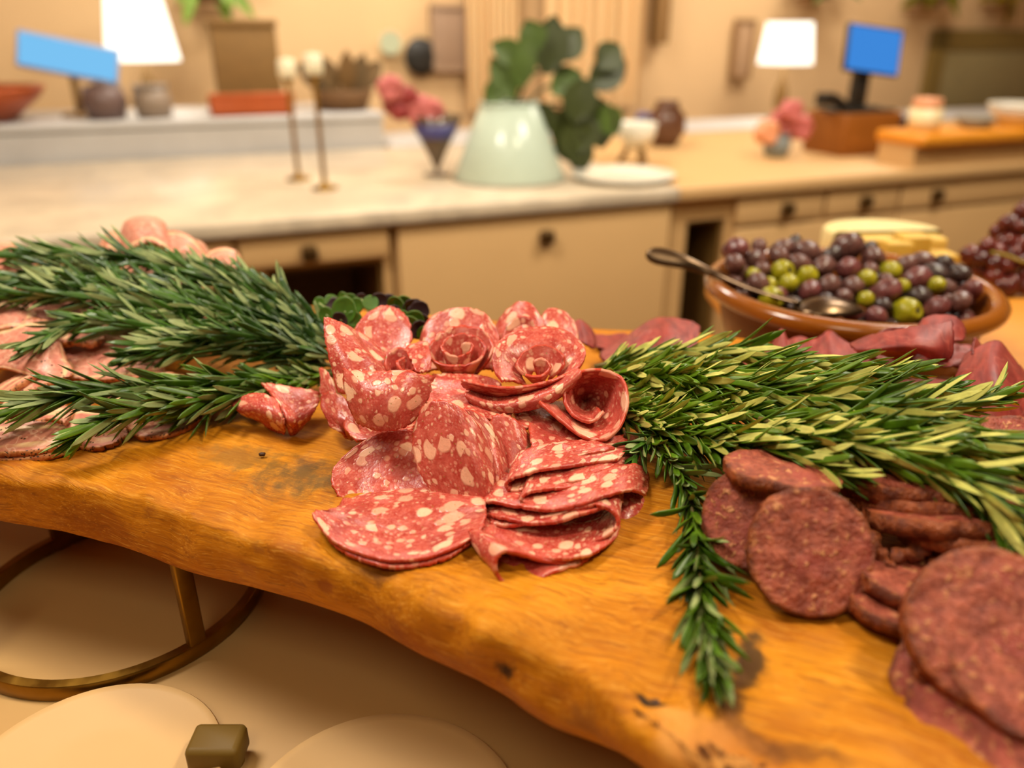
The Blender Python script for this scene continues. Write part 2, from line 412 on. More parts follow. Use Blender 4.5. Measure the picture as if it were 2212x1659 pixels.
# ================================================================== sliced meat
X, Y, Z = V((1, 0, 0)), V((0, 1, 0)), V((0, 0, 1))
def ax(x, y, z): return V((x, y, z)).normalized()
def slab(name, R, fn, th, mat, seed, ns=44, nt=22, rag=.03, asp=1.0, par=None, lump=0.0):
    """a thin slice: an irregular disc (half axes R, R*asp) laid out flat and carried into space by fn(a, b)"""
    rnd = random.Random(seed); so = rnd.uniform(0, 90)
    S = [math.sin(PI / 2 * (-1 + 2 * i / (ns - 1)) * .985) for i in range(ns)]
    T = [-1 + 2 * j / (nt - 1) for j in range(nt)]
    P, UV, ED = [], [], []
    def rim(a, b):
        an = math.atan2(b, a)
        return 1 + rag * (mn.noise(V((math.cos(an) * 1.3 + so, math.sin(an) * 1.3, 0))) + .55 * mn.noise(V((math.cos(an) * 5 + so, math.sin(an) * 5, 3))) + .5 * mn.noise(V((math.cos(an) * 17 + so, math.sin(an) * 17, 7))))
    for s in S:
        w = math.sqrt(max(0, 1 - s * s))
        for tt in T:
            b = tt * w; rr = math.hypot(s, b); k = 1 + (rim(s, b) - 1) * rr ** 2
            P.append((s * R * k, b * R * asp * k)); ED.append(1 - rr)
    top, low = [], []; e = R * .012
    for (a, b) in P:
        p = fn(a, b); du = fn(a + e, b) - fn(a - e, b); dv = fn(a, b + e) - fn(a, b - e)
        n = du.cross(dv); n = n.normalized() if n.length > 1e-12 else Z
        q = V((a * 140 + so, b * 140, 0)); j = mn.noise(q) * th * .16 + lump * mn.noise(V((a * 60 + so, b * 60, 1)))
        top.append(p + n * (th / 2 + j)); low.append(p - n * (th / 2 - j))
    vs = top + low; n = ns * nt; fs = []
    for i in range(ns - 1):
        for j in range(nt - 1):
            a, b, c, d = i * nt + j, (i + 1) * nt + j, (i + 1) * nt + j + 1, i * nt + j + 1
            fs.append((a, b, c, d)); fs.append((n + a, n + d, n + c, n + b))
    loop = [i * nt for i in range(ns)] + [(ns - 1) * nt + j for j in range(1, nt)] + [i * nt + nt - 1 for i in range(ns - 2, -1, -1)] + [j for j in range(nt - 2, 0, -1)]
    # rim, with one row in the middle pushed slightly out
    m0 = len(vs); L = len(loop)
    cen = sum(top, V((0, 0, 0))) / n
    for k in loop:
        mid = (top[k] + low[k]) / 2; vs.append(mid)
        P.append(P[k]); 
    for k in range(L):
        a, b = loop[k], loop[(k + 1) % L]; ma, mb_ = m0 + k, m0 + (k + 1) % L
        fs.append((a, ma, mb_, b)); fs.append((ma, n + a, n + b, mb_))
    o = link(name, vs, fs, mat, par)
    me = o.data
    uvl = me.uv_layers.new(name='UVMap'); at_e = me.attributes.new('edge', 'FLOAT', 'POINT')
    uvs = [P[i % n] if i < 2 * n else P[n + i - 2 * n] for i in range(len(vs))]
    for lp in me.loops:
        a, b = uvs[lp.vertex_index]; uvl.data[lp.index].uv = (a * 10 + so, b * 10 + so * .37)
    for i in range(len(vs)): at_e.data[i].value = ED[i % n] if i < 2 * n else 0.0
    return o
def prof(O, U, W_, V_, pts, fl=0.0, tw=0.0, bw=0.0, a0=None, n=14, sag=0.0):
    """developable bend: the profile pts (p along U, q along W_) is followed by a, b runs along V_"""
    c = catmull([(p, q, 0) for p, q in pts], n); L = [0]
    for i in range(1, len(c)): L.append(L[-1] + (c[i] - c[i - 1]).length)
    tot = L[-1]; mid = tot / 2 if a0 is None else a0 * tot
    def f(a, b):
        s = a + mid
        if s <= 0: d = (c[1] - c[0]).normalized(); q = c[0] + d * s
        elif s >= tot: d = (c[-1] - c[-2]).normalized(); q = c[-1] + d * (s - tot)
        else:
            lo, hi = 0, len(L) - 1
            while hi - lo > 1:
                m = (lo + hi) // 2
                if L[m] <= s: lo = m
                else: hi = m
            q = c[lo].lerp(c[hi], (s - L[lo]) / max(1e-9, L[hi] - L[lo]))
        k = 1 + fl * b
        x, y = q.x * k, q.y * k
        if tw:
            ca, sa = math.cos(tw * b), math.sin(tw * b); x, y = x * ca - y * sa, x * sa + y * ca
        return O + U * x + W_ * (y - sag * b * b) + V_ * (b + bw * q.y * q.y) + W_ * 0
    return f
def roll(O, A, U, r0, k, th0=0.0, fl=0.0, R=.045, hand=1, squash=1.0):
    """slice rolled up like a cone: spiral across A, opening towards +A"""
    A = A.normalized(); U = (U - A * U.dot(A)).normalized(); W_ = A.cross(U) * hand
    def f(a, b):
        s = a + R * 1.02; s = max(s, 0.0)
        th = (math.sqrt(r0 * r0 + 2 * k * s) - r0) / k if k > 1e-9 else s / r0
        r = (r0 + k * th) * (1 + fl * (b / R))
        an = th0 + th
        return O + U * (r * math.cos(an)) + W_ * (r * math.sin(an) * squash) + A * b
    return f
def flat(O, U, W_, bends=(), cup=0.0, wav=0.0, ph=0.0):
    N = U.cross(W_).normalized()
    def f(a, b):
        h = cup * (a * a + b * b) + wav * math.sin(a * 90 + ph) * math.cos(b * 70 + ph * 2)
        p = O + U * a + W_ * b + N * h
        return p
    return f
def hinge(O, U, W_, up, ang, lo=0.0, rr=.012, cup=0.0):
    """disc lying flat for b < lo and turned up by ang about a line along U beyond it"""
    N = U.cross(W_).normalized()
    def f(a, b):
        s = b - lo; La = rr * ang
        if s <= 0: y, z = s, 0.0
        elif s < La: y, z = rr * math.sin(s / rr), rr * (1 - math.cos(s / rr))
        else: y, z = rr * math.sin(ang) + (s - La) * math.cos(ang), rr * (1 - math.cos(ang)) + (s - La) * math.sin(ang)
        return O + U * a + W_ * (lo + y) + N * (z + cup * a * a)
    return f

def W3(p):
    """control point (px, py, d): d under .2 is a height above the board, else the distance Y from the eye"""
    px, py, d = p
    if d < .2: return at(px, py, d)
    r = ray(px, py); return EYE + r * (d / r.y)
def loft(name, rows, mat, seed, th=.0017, rc=.5, rip=.0006, rag=.0007, N=None, M=None, dY=0.0):
    """thin slice draped through a grid of points in space, with rounded corners"""
    G = [[(W3(p) + V((0, dY, 0)) if p[2] >= .2 else W3(p)) if isinstance(p, tuple) else p for p in r] for r in rows]
    G = [catmull(r, 10) for r in G]
    G = [list(c) for c in zip(*[catmull(list(col), 12) for col in zip(*G)])] if len(G) > 1 else G
    m, n = len(G), len(G[0])
    def ev(s, t):
        x, y = min(max(s, 0), .99999) * (n - 1), min(max(t, 0), .99999) * (m - 1); i, j = int(x), int(y); fx, fy = x - i, y - j
        return (G[j][i] * (1 - fx) + G[j][i + 1] * fx) * (1 - fy) + (G[j + 1][i] * (1 - fx) + G[j + 1][i + 1] * fx) * fy
    Lu = sum((G[m // 2][i + 1] - G[m // 2][i]).length for i in range(n - 1)); Lv = sum((G[j + 1][n // 2] - G[j][n // 2]).length for j in range(m - 1))
    N = N or max(18, min(90, int(Lu / .0016))); M = M or max(14, min(40, int(Lv / .0017)))
    so = (seed * 7.31) % 50
    P, E, UV = [], [], []
    for i in range(N):
        for j in range(M):
            x, y = 2 * i / (N - 1) - 1, 2 * j / (M - 1) - 1
            xs, ys = x * math.sqrt(1 - y * y * rc / 2), y * math.sqrt(1 - x * x * rc / 2)
            e = min((1 - abs(x)) * Lu / 2, (1 - abs(y)) * Lv / 2)
            jx = jy = 0.0
            if e < .004:
                w = (1 - e / .004) * rag; an = V((x * Lu * 170 + so, y * Lv * 170, 2)); jx = mn.noise(an) * w / Lu * 3; jy = mn.noise(an + V((9, 9, 9))) * w / Lv * 3
            s, t = (xs + 1) / 2 + jx, (ys + 1) / 2 + jy
            P.append(ev(s, t)); E.append(min(1, e / .024)); UV.append(((s - .5) * Lu, (t - .5) * Lv))
    top, low = [], []
    for i in range(N):
        for j in range(M):
            a, b = P[min(i + 1, N - 1) * M + j] - P[max(i - 1, 0) * M + j], P[i * M + min(j + 1, M - 1)] - P[i * M + max(j - 1, 0)]
            nn = a.cross(b); nn = nn.normalized() if nn.length > 1e-14 else Z
            p = P[i * M + j]; u = UV[i * M + j]
            r = rip * mn.noise(V((u[0] * 75 + so, u[1] * 75, 0))) + rip * .35 * mn.noise(V((u[0] * 210 + so, u[1] * 210, 4)))
            top.append(p + nn * (th / 2 + r)); low.append(p - nn * (th / 2 - r))
    vs = top + low; n = N * M; fs = []
    for i in range(N - 1):
        for j in range(M - 1):
            a, b, c, d = i * M + j, (i + 1) * M + j, (i + 1) * M + j + 1, i * M + j + 1
            fs.append((a, b, c, d)); fs.append((n + a, n + d, n + c, n + b))
    loop = [i * M for i in range(N)] + [(N - 1) * M + j for j in range(1, M)] + [i * M + M - 1 for i in range(N - 2, -1, -1)] + [j for j in range(M - 2, 0, -1)]
    m0, L = len(vs), len(loop)
    for k in loop: vs.append((top[k] + low[k]) / 2)
    for k in range(L):
        a, b = loop[k], loop[(k + 1) % L]; ma, mb_ = m0 + k, m0 + (k + 1) % L
        fs.append((a, ma, mb_, b)); fs.append((ma, n + a, n + b, mb_))
    o = link(name, vs, fs, mat); me = o.data
    uvl = me.uv_layers.new(name='UVMap'); ae = me.attributes.new('edge', 'FLOAT', 'POINT')
    idx = lambda i: i % n if i < 2 * n else loop[i - 2 * n]
    for lp in me.loops:
        u = UV[idx(lp.vertex_index)]; uvl.data[lp.index].uv = (u[0] * 10 + so, u[1] * 10 + so * .37)
    ae.data.foreach_set('value', [E[idx(i)] if i < 2 * n else 0.0 for i in range(len(vs))])
    return o
def funnel(rim, cen, ks=(0, .3, .65)):
    r = [W3(p) for p in rim]; c = W3(cen)
    return [[p.lerp(c, k) for p in r] for k in ks]
def ribbon(front, off, n=3, bow=0.0, conv=0.0):
    """strip whose front edge is given and which runs back by the vector off (metres)"""
    P = [W3(p) for p in front]; c = sum(P, V((0, 0, 0))) / len(P)
    return [[p.lerp(c, conv * k / (n - 1)) + V(off) * (k / (n - 1)) + V((0, 0, bow * math.sin(PI * k / (n - 1)))) for p in P] for k in range(n)]
# ---- fatty salami
t = NT('salami_meat'); uv = t.n('ShaderNodeUVMap').outputs[0]
nz = t.noise(uv, 9, 2, col=True)
duv = t.vmath('ADD', uv, t.vmath('MULTIPLY', t.vmath('SUBTRACT', nz, (.5, .5, .5)), (.045, .045, .0)))
def fat(scale, lo, hi, thr, soft):
    v = t.voro(duv, scale, 1.0, '2D'); r = t.sep(v.outputs['Color'])[0]
    size = t.math('MULTIPLY', t.ss(r, thr, 1.0), hi - lo); size = t.math('ADD', size, lo)
    return t.ss(t.math('SUBTRACT', v.outputs['Distance'], size), -soft, soft, 1, 0), t.sep(v.outputs['Color'])[1]
f1, c1 = fat(8.5, -.2, .41, .16, .06)
f2, c2 = fat(18, -.25, .40, .25, .09)
f3, c3 = fat(40, -.2, .40, .3, .12)
ff = t.math('MAXIMUM', f1, t.math('MAXIMUM', t.math('MULTIPLY', f2, .8), t.math('MULTIPLY', f3, .4)))
n2 = t.noise(uv, 16, 3); n3 = t.noise(uv, 60, 3)
red = t.mix(t.ss(n2, .3, .7), lin((172, 58, 48)), lin((196, 92, 78)))
red = t.mix(t.math('MULTIPLY', t.ss(n3, .5, .7), .5), red, lin((212, 122, 104)))
fc = t.mix(c1, lin((222, 150, 124)), lin((238, 190, 158)))
ed = t.attr('edge'); rimf = t.ss(ed, .0, .075, 1, 0)
red = t.mix(t.math('MULTIPLY', rimf, .6), red, lin((196, 62, 30)))
red = t.mix(t.math('MULTIPLY', t.ss(t.noise(uv, 5, 3), .5, .68), .6), red, lin((156, 48, 42)))
colr = t.mix(t.math('MULTIPLY', ff, t.math('SUBTRACT', 1.0, t.math('MULTIPLY', rimf, .45))), red, fc)
sp = t.voro(uv, 38, 1, '2D'); spr = t.sep(sp.outputs['Color'])[0]
colr = t.mix(t.math('MULTIPLY', t.ss(sp.outputs['Distance'], .10, .16, 1, 0), t.math('GREATER_THAN', spr, .93)), colr, lin((140, 104, 24)))
M_sal = t.bsdf(colr, t.ss(n3, .3, .7, .22, .38), t.bump(t.math('ADD', t.math('MULTIPLY', ff, .6), t.math('ADD', t.math('MULTIPLY', n3, .5), t.math('MULTIPLY', n2, .5))), .0004, .8), sss=.2, sssr=.003, spec=.5)
G_sal = 'marbled salami slices in the middle of the board'
def sal(fn, label, seed, R=.047, th=.0017, rag=.035, asp=1.0, **k):
    return tag(slab('salami_slice', R, fn, th, M_sal, seed, rag=rag, asp=asp, **k), label, 'salami slice', G_sal)
def SL(label, seed, rows, th=.0018, **k):
    return tag(loft('salami_slice', rows, M_sal, seed, th, **k), label, 'salami slice', G_sal)
# near flat stack
SL('marbled salami slice lowest in the near flat stack, only its edge showing', 11, [
 [(676, 1124, .004), (722, 1182, .0025), (800, 1218, .0015), (875, 1228, .0012), (960, 1212, .0015), (1040, 1168, .003)],
 [(720, 1100, .004), (770, 1120, .003), (830, 1130, .003), (900, 1130, .003), (970, 1115, .004), (1040, 1100, .006)]])
SL('flat marbled salami slice with a pointed tip, lying nearest on the stack', 12, [
 [(664, 1106, .010), (712, 1166, .006), (795, 1203, .0045), (872, 1214, .004), (960, 1198, .0045), (1048, 1150, .007)],
 [(690, 1102, .0095), (740, 1130, .007), (810, 1150, .006), (880, 1158, .006), (960, 1145, .007), (1052, 1118, .010)],
 [(728, 1097, .009), (765, 1095, .009), (830, 1088, .009), (900, 1082, .010), (970, 1078, .011), (1048, 1082, .013)],
 [(745, 1066, .386), (780, 1060, .389), (840, 1050, .392), (900, 1045, .394), (960, 1045, .394), (1035, 1055, .391)]], rc=.25)
SL('marbled salami slice leaning at the back of the stack, nearest to bare wood', 13, [
 [(765, 962, .400), (800, 944, .405), (845, 930, .407), (890, 926, .407), (940, 930, .405)],
 [(722, 1005, .388), (770, 990, .395), (830, 978, .398), (890, 970, .398), (950, 975, .396)],
 [(716, 1050, .376), (770, 1042, .382), (830, 1035, .384), (890, 1030, .385), (950, 1030, .384)],
 [(735, 1092, .364), (780, 1094, .368), (830, 1090, .369), (890, 1085, .370), (950, 1085, .370)]])
SL('big marbled salami slice standing up in the centre, its side curled back', 14, [
 [(908, 880, .398), (930, 864, .398), (965, 866, .394), (1000, 884, .386), (1040, 930, .380), (1062, 978, .386)],
 [(892, 940, .390), (930, 930, .386), (975, 930, .380), (1015, 945, .373), (1050, 985, .371), (1070, 1022, .380)],
 [(903, 1010, .377), (940, 1010, .372), (985, 1010, .367), (1025, 1015, .362), (1055, 1035, .362), (1068, 1062, .373)],
 [(930, 1075, .365), (965, 1082, .361), (1000, 1088, .357), (1030, 1092, .355), (1050, 1094, .356), (1060, 1092, .364)]], rc=.35)
SL('marbled salami slice curled tightly behind the big standing one', 15, [
 [(990, 870, .404), (1020, 884, .402), (1050, 904, .398), (1080, 945, .396), (1096, 978, .402)],
 [(1015, 930, .396), (1048, 945, .390), (1075, 970, .387), (1094, 1005, .389), (1098, 1032, .397)],
 [(1035, 1000, .384), (1060, 1010, .377), (1080, 1025, .374), (1093, 1050, .377), (1095, 1065, .386)],
 [(1040, 1075, .372), (1060, 1082, .366), (1078, 1082, .364), (1088, 1078, .367), (1090, 1075, .375)]], rc=.35)
SL('marbled salami slice at the back of the three curled upright ones', 16, [
 [(1050, 888, .413), (1090, 894, .411), (1120, 914, .408), (1148, 950, .407), (1162, 990, .412)],
 [(1065, 940, .403), (1100, 945, .399), (1128, 960, .397), (1151, 985, .398), (1162, 1008, .404)],
 [(1080, 1000, .392), (1105, 1005, .388), (1130, 1010, .387), (1150, 1014, .390), (1160, 1014, .396)],
 [(1080, 1045, .383), (1100, 1040, .381), (1120, 1028, .381), (1140, 1018, .384), (1155, 1015, .391)]], rc=.4)
# folded pile
SL('marbled salami slice spread like a fan on top of the folded pile', 21, [
 [(1125, 878, .435), (1190, 890, .435), (1240, 905, .435), (1290, 920, .435), (1335, 935, .435)],
 [(1140, 930, .407), (1200, 938, .407), (1250, 942, .408), (1300, 948, .413), (1340, 955, .42)],
 [(1148, 975, .391), (1200, 972, .386), (1250, 966, .388), (1300, 960, .397), (1345, 966, .408)],
 [(1143, 1008, .384), (1200, 1000, .378), (1250, 988, .379), (1305, 976, .387), (1350, 984, .400)]], rip=.0016)
SL('folded salami slice second from the top of the pile, loop turned to the standing slice', 22, ribbon(
 [(1352, 992, .388), (1270, 1004, .373), (1180, 1016, .362), (1120, 1030, .357), (1093, 1047, .355), (1106, 1062, .354), (1160, 1056, .354), (1240, 1042, .358), (1310, 1032, .367), (1372, 1030, .382)], (.006, .030, .000)), rc=.15)
SL('folded salami slice with a dark narrow fold in the middle of the pile', 23, ribbon(
 [(1374, 1044, .382), (1300, 1050, .363), (1230, 1056, .353), (1160, 1062, .347), (1128, 1073, .343), (1132, 1088, .341), (1180, 1092, .340), (1250, 1084, .342), (1310, 1070, .350), (1372, 1056, .370)], (.006, .030, -.001)), rc=.15)
SL('long wavy salami slice reaching across the folded pile', 24, ribbon(
 [(1038, 1118, .350), (1036, 1098, .349), (1062, 1086, .346), (1120, 1096, .339), (1180, 1102, .334), (1250, 1093, .334), (1310, 1074, .340), (1362, 1062, .352), (1398, 1076, .368)], (.006, .032, -.002)), rc=.15)
SL('folded salami slice with a wavy lip under the long one', 31, ribbon(
 [(1036, 1112, .347), (1080, 1120, .337), (1140, 1131, .330), (1200, 1128, .328), (1260, 1112, .331), (1312, 1095, .338), (1345, 1088, .352)], (.005, .030, -.003)), rc=.15)
SL('folded salami slice with a wide open loop at the near end of the pile', 25, ribbon(
 [(1046, 1138, .336), (1078, 1165, .327), (1160, 1188, .321), (1240, 1185, .322), (1305, 1163, .327), (1334, 1136, .331), (1326, 1108, .334), (1290, 1094, .335), (1240, 1102, .334), (1180, 1122, .332), (1100, 1138, .333), (1050, 1132, .338)], (.006, .034, -.001)), rc=.12)
SL('salami slice lying flat under the wide open loop', 26, ribbon(
 [(1022, 1172, .322), (1080, 1192, .316), (1160, 1208, .311), (1240, 1208, .312), (1300, 1188, .320), (1338, 1160, .334)], (.005, .03, .0)), rc=.3)
SL('rolled salami slice lowest on the wood, its round opening facing the viewer', 27, ribbon(
 [(1290, 1205, .322), (1240, 1218, .314), (1180, 1214, .309), (1130, 1198, .306), (1094, 1192, .304), (1072, 1208, .302), (1072, 1236, .300), (1090, 1260, .2985), (1122, 1269, .2975), (1160, 1256, .301), (1210, 1234, .308), (1270, 1218, .316)], (-.026, .024, .001), conv=.6), rc=.12)
SL('darker salami slice drooping over the far side of the pile beside the sprig', 28, [
 [(1300, 1058, .378), (1350, 1050, .378), (1392, 1072, .375)], [(1308, 1104, .362), (1355, 1102, .358), (1404, 1112, .362)], [(1298, 1152, .350), (1340, 1160, .344), (1386, 1155, .348)]])
SL('salami slice tucked behind the folded pile next to the rosemary', 29, [
 [(1290, 930, .44), (1350, 930, .44), (1375, 950, .44)], [(1300, 985, .412), (1350, 990, .41), (1382, 1000, .41)], [(1310, 1040, .388), (1350, 1045, .386), (1385, 1040, .388)]])
# rosettes
SL('large salami rosette opening like a flower, highest on the near side', 32, [
 [(1085, 828, .437), (1065, 795, .447), (1068, 750, .460), (1110, 716, .477), (1170, 706, .484), (1230, 718, .480), (1265, 757, .463), (1252, 792, .449), (1212, 815, .437), (1150, 832, .428), (1080, 837, .424), (988, 819, .430)],
 [(1100, 824, .441), (1086, 795, .448), (1090, 765, .456), (1120, 745, .464), (1170, 738, .469), (1215, 745, .467), (1240, 772, .458), (1230, 803, .447), (1200, 827, .439), (1150, 843, .432), (1085, 848, .428), (1000, 833, .432)],
 [(1140, 835, .445), (1130, 820, .448), (1130, 805, .452), (1145, 795, .456), (1170, 792, .458), (1195, 797, .457), (1205, 812, .452), (1200, 830, .446), (1180, 845, .441), (1145, 854, .437), (1095, 858, .433), (1012, 846, .435)]], rc=.1)
SL('salami slice coiled as the heart of the large rosette', 33, funnel(
 [(1212, 800, .447), (1222, 775, .453), (1198, 750, .461), (1158, 745, .462), (1126, 763, .456), (1115, 790, .448), (1136, 810, .444), (1172, 810, .444), (1190, 790, .448), (1172, 773, .452), (1150, 780, .450)], (1165, 838, .450), (0, .3, .6)), rc=.08)
SL('salami slice cupped under the large rosette like a saucer', 34, [
 [(1020, 845, .437), (1060, 858, .434), (1120, 853, .433), (1180, 833, .438), (1240, 795, .447)],
 [(1003, 852, .427), (1060, 873, .421), (1120, 869, .419), (1190, 849, .423), (1256, 803, .437)],
 [(1025, 880, .424), (1080, 893, .419), (1130, 889, .418), (1190, 870, .423), (1242, 832, .436)]], rc=.2)
SL('salami slice rolled into a wide open tube beside the rosemary', 35, funnel(
 [(1160, 866, .417), (1205, 905, .406), (1250, 940, .399), (1300, 953, .398), (1340, 922, .406), (1357, 868, .421), (1345, 818, .434), (1300, 799, .441), (1250, 806, .439), (1222, 835, .431), (1220, 872, .421), (1242, 902, .414), (1280, 912, .412), (1306, 888, .419)], (1262, 868, .470), (0, .3, .62, .96)), rc=.06)
SL('salami slice standing as a curved back wall behind the tight rosette', 36, [
 [(903, 748, .507), (925, 690, .518), (985, 666, .522), (1045, 674, .518), (1081, 718, .507)],
 [(903, 785, .487), (935, 750, .498), (990, 735, .502), (1045, 740, .498), (1079, 767, .488)],
 [(915, 812, .472), (945, 800, .479), (990, 795, .481), (1040, 798, .479), (1070, 807, .471)]], rc=.4)
SL('salami rosette with a tight spiral heart at the back of the group', 37, funnel(
 [(1058, 778, .466), (1066, 738, .478), (1036, 708, .488), (985, 703, .490), (943, 722, .482), (922, 757, .472), (945, 782, .464), (985, 789, .460), (1032, 778, .462), (1050, 748, .472), (1020, 722, .481), (978, 722, .481), (953, 746, .473), (975, 767, .467), (1010, 763, .468), (1021, 742, .473), (995, 738, .474)], (995, 850, .466), (0, .28, .6)), rc=.06)
SL('salami slice rolled up farthest back, left half of the pair behind the large rosette', 38, [
 [(1060, 738, .522), (1080, 688, .532), (1115, 654, .537), (1152, 660, .532), (1180, 702, .521)],
 [(1064, 767, .506), (1085, 732, .512), (1118, 708, .516), (1150, 712, .513), (1179, 737, .506)],
 [(1075, 792, .491), (1095, 772, .496), (1120, 762, .498), (1150, 764, .496), (1175, 777, .491)]], rc=.35)
SL('small coiled salami slice in front of the farthest pair', 39, funnel(
 [(1082, 745, .503), (1094, 702, .514), (1125, 682, .520), (1157, 694, .516), (1154, 728, .506), (1122, 734, .504), (1110, 712, .509), (1130, 703, .512)], (1125, 800, .503), (0, .35, .7)), rc=.1)
SL('salami slice rolled up farthest back, next to the dark red meat', 40, [
 [(1160, 706, .527), (1180, 669, .535), (1215, 671, .535), (1242, 700, .527), (1250, 738, .516)],
 [(1165, 746, .511), (1185, 722, .516), (1212, 720, .516), (1236, 740, .511), (1246, 766, .504)],
 [(1170, 782, .496), (1190, 772, .499), (1210, 770, .499), (1230, 777, .496), (1240, 787, .491)]], rc=.35)
SL('round salami slice standing upright by the green sprouts', 41, [
 [(798, 670, .513), (825, 661, .515), (850, 662, .515), (874, 674, .513)], [(769, 705, .500), (805, 700, .503), (850, 700, .503), (890, 708, .500)],
 [(771, 745, .487), (805, 745, .490), (850, 745, .490), (889, 748, .487)], [(795, 786, .475), (820, 789, .477), (850, 791, .477), (880, 786, .475)]], rc=.5)
SL('small curled salami slice between the tall fold and the rosettes', 42, funnel(
 [(830, 795, .453), (834, 765, .462), (855, 751, .468), (886, 755, .467), (902, 777, .460), (891, 798, .453), (866, 797, .452), (858, 778, .457), (876, 770, .461)], (872, 860, .453), (0, .35, .7)), rc=.08)
SL('salami flap standing between the small curl and the tight rosette', 43, [
 [(868, 753, .470), (895, 742, .474), (928, 734, .479)], [(888, 782, .456), (910, 774, .460), (930, 766, .466)], [(900, 810, .446), (915, 806, .449), (932, 802, .455)]])
SL('tall salami slice folded to a point beside the rosemary bundle', 44, [
 [(697, 683, .460), (725, 693, .462), (755, 707, .468), (772, 724, .472)], [(702, 735, .448), (735, 735, .447), (775, 745, .452), (802, 770, .459)],
 [(715, 790, .436), (750, 785, .433), (795, 785, .437), (832, 800, .446)], [(732, 855, .423), (765, 845, .419), (805, 840, .422), (842, 840, .432)]], rc=.12)
SL('salami slice standing behind the pointed tall one', 45, [
 [(756, 710, .477), (778, 718, .482), (805, 738, .483)], [(775, 745, .470), (806, 755, .471), (838, 775, .474)], [(800, 787, .455), (832, 797, .456), (864, 808, .459)]], rc=.3)
SL('salami slice cupped forward with big white fat spots, above the flat stack', 46, [
 [(738, 788, .427), (775, 801, .416), (830, 803, .411), (885, 802, .413), (945, 813, .427)], [(743, 830, .413), (780, 838, .403), (830, 840, .399), (880, 840, .401), (930, 850, .414)],
 [(755, 880, .404), (790, 888, .394), (830, 890, .391), (870, 886, .393), (912, 882, .406)], [(772, 915, .399), (800, 927, .391), (835, 932, .389), (865, 927, .391), (895, 908, .401)]], rc=.3)
SL('salami slice hidden low under the cupped one', 47, [
 [(750, 880, .44), (820, 890, .44), (890, 880, .44)], [(742, 920, .424), (820, 935, .418), (900, 915, .424)], [(760, 955, .411), (820, 952, .409), (890, 935, .414)]])
SL('dark salami slice in the shade below the tight rosette', 48, [
 [(925, 800, .465), (985, 808, .460), (1040, 812, .458), (1085, 822, .452)], [(920, 850, .437), (985, 855, .433), (1040, 860, .433), (1105, 870, .430)], [(925, 905, .412), (985, 905, .410), (1050, 908, .412), (1115, 912, .412)]])
SL('salami slice beneath the open tube, its edge in shade', 49, [
 [(1100, 868, .44), (1160, 872, .44), (1220, 880, .44)], [(1110, 895, .424), (1165, 905, .421), (1225, 925, .42)], [(1120, 925, .41), (1170, 935, .408), (1230, 950, .408)]])
SL('crumpled salami slice on the wood under the tall fold', 50, [
 [(690, 848, .460), (716, 846, .455), (748, 866, .445), (775, 895, .435)], [(698, 888, .445), (722, 895, .436), (750, 912, .428), (782, 928, .420)], [(712, 925, .436), (735, 935, .427), (757, 952, .002), (792, 950, .002)]], rip=.002)
SL('small crumpled salami slice against the rosemary stems', 51, [
 [(688, 790, .49), (705, 800, .48), (725, 830, .465)], [(692, 825, .475), (705, 835, .465), (728, 860, .450)], [(690, 850, .468), (705, 858, .46), (730, 885, .44)]], rip=.0015)
SL('salami slice folded like a bow, alone beside the peppered ham', 52, [
 [(496, 873, .466), (530, 853, .462), (570, 851, .458), (602, 866, .450)], [(513, 886, .454), (545, 885, .447), (580, 890, .442), (612, 905, .434)], [(542, 902, .006), (570, 917, .004), (595, 932, .0025), (620, 939, .002)]], rc=.25, rip=.0012)
SL('salami slice lying over the bow-shaped one', 53, [
 [(558, 826, .475), (590, 831, .473), (640, 838, .473), (692, 847, .475)], [(583, 850, .460), (615, 868, .452), (650, 872, .455), (690, 868, .463)], [(604, 880, .444), (625, 906, .436), (647, 905, .440), (682, 882, .455)], [(614, 906, .436), (626, 938, .002), (646, 930, .003), (668, 906, .447)]], rc=.3, rip=.0012)
# ---- peppered ham
t = NT('peppered_ham_meat'); uv = t.n('ShaderNodeUVMap').outputs[0]; ed = t.attr('edge')
n1 = t.noise(uv, 2.6, 2, .5, .6); n2 = t.noise(t.coord('Object'), 240, 4); n3 = t.noise(uv, 8, 2)
pink = t.mix(t.ss(n2, .3, .7), lin((190, 114, 96)), lin((210, 142, 118)))
pink = t.mix(t.math('MULTIPLY', t.ss(n3, .5, .72), .5), pink, lin((172, 92, 82)))
bandf = t.math('MULTIPLY', t.ss(t.math('ABSOLUTE', t.math('SUBTRACT', ed, t.math('ADD', .28, t.math('MULTIPLY', t.math('SUBTRACT', n1, .5), .5)))), .05, .12, 1, 0), t.ss(n1, .38, .5))
colr = t.mix(t.math('MULTIPLY', bandf, .85), pink, lin((230, 192, 144)))
vein = t.ss(t.math('ABSOLUTE', t.math('SUBTRACT', n3, .5)), .008, .02, 1, 0)
colr = t.mix(t.math('MULTIPLY', vein, .45), colr, lin((236, 196, 170)))
rimf = t.ss(t.math('ADD', ed, t.math('MULTIPLY', t.math('SUBTRACT', n2, .5), .08)), .03, .085, 1, 0)
colr = t.mix(t.math('MULTIPLY', rimf, .85), colr, t.mix(t.ss(n2, .4, .6), lin((172, 96, 46)), lin((206, 140, 84))))
ocp = t.coord('Object'); pv = t.voro(ocp, 560, 1); pr = t.sep(pv.outputs['Color'])
pep = t.math('MULTIPLY', t.ss(pv.outputs['Distance'], .30, .42, 1, 0), t.math('GREATER_THAN', t.math('ADD', pr[0], t.math('MULTIPLY', t.ss(ed, .02, .12, 1, 0), .52)), .97))
colr = t.mix(pep, colr, t.mix(pr[1], lin((38, 26, 16)), lin((90, 66, 36))))
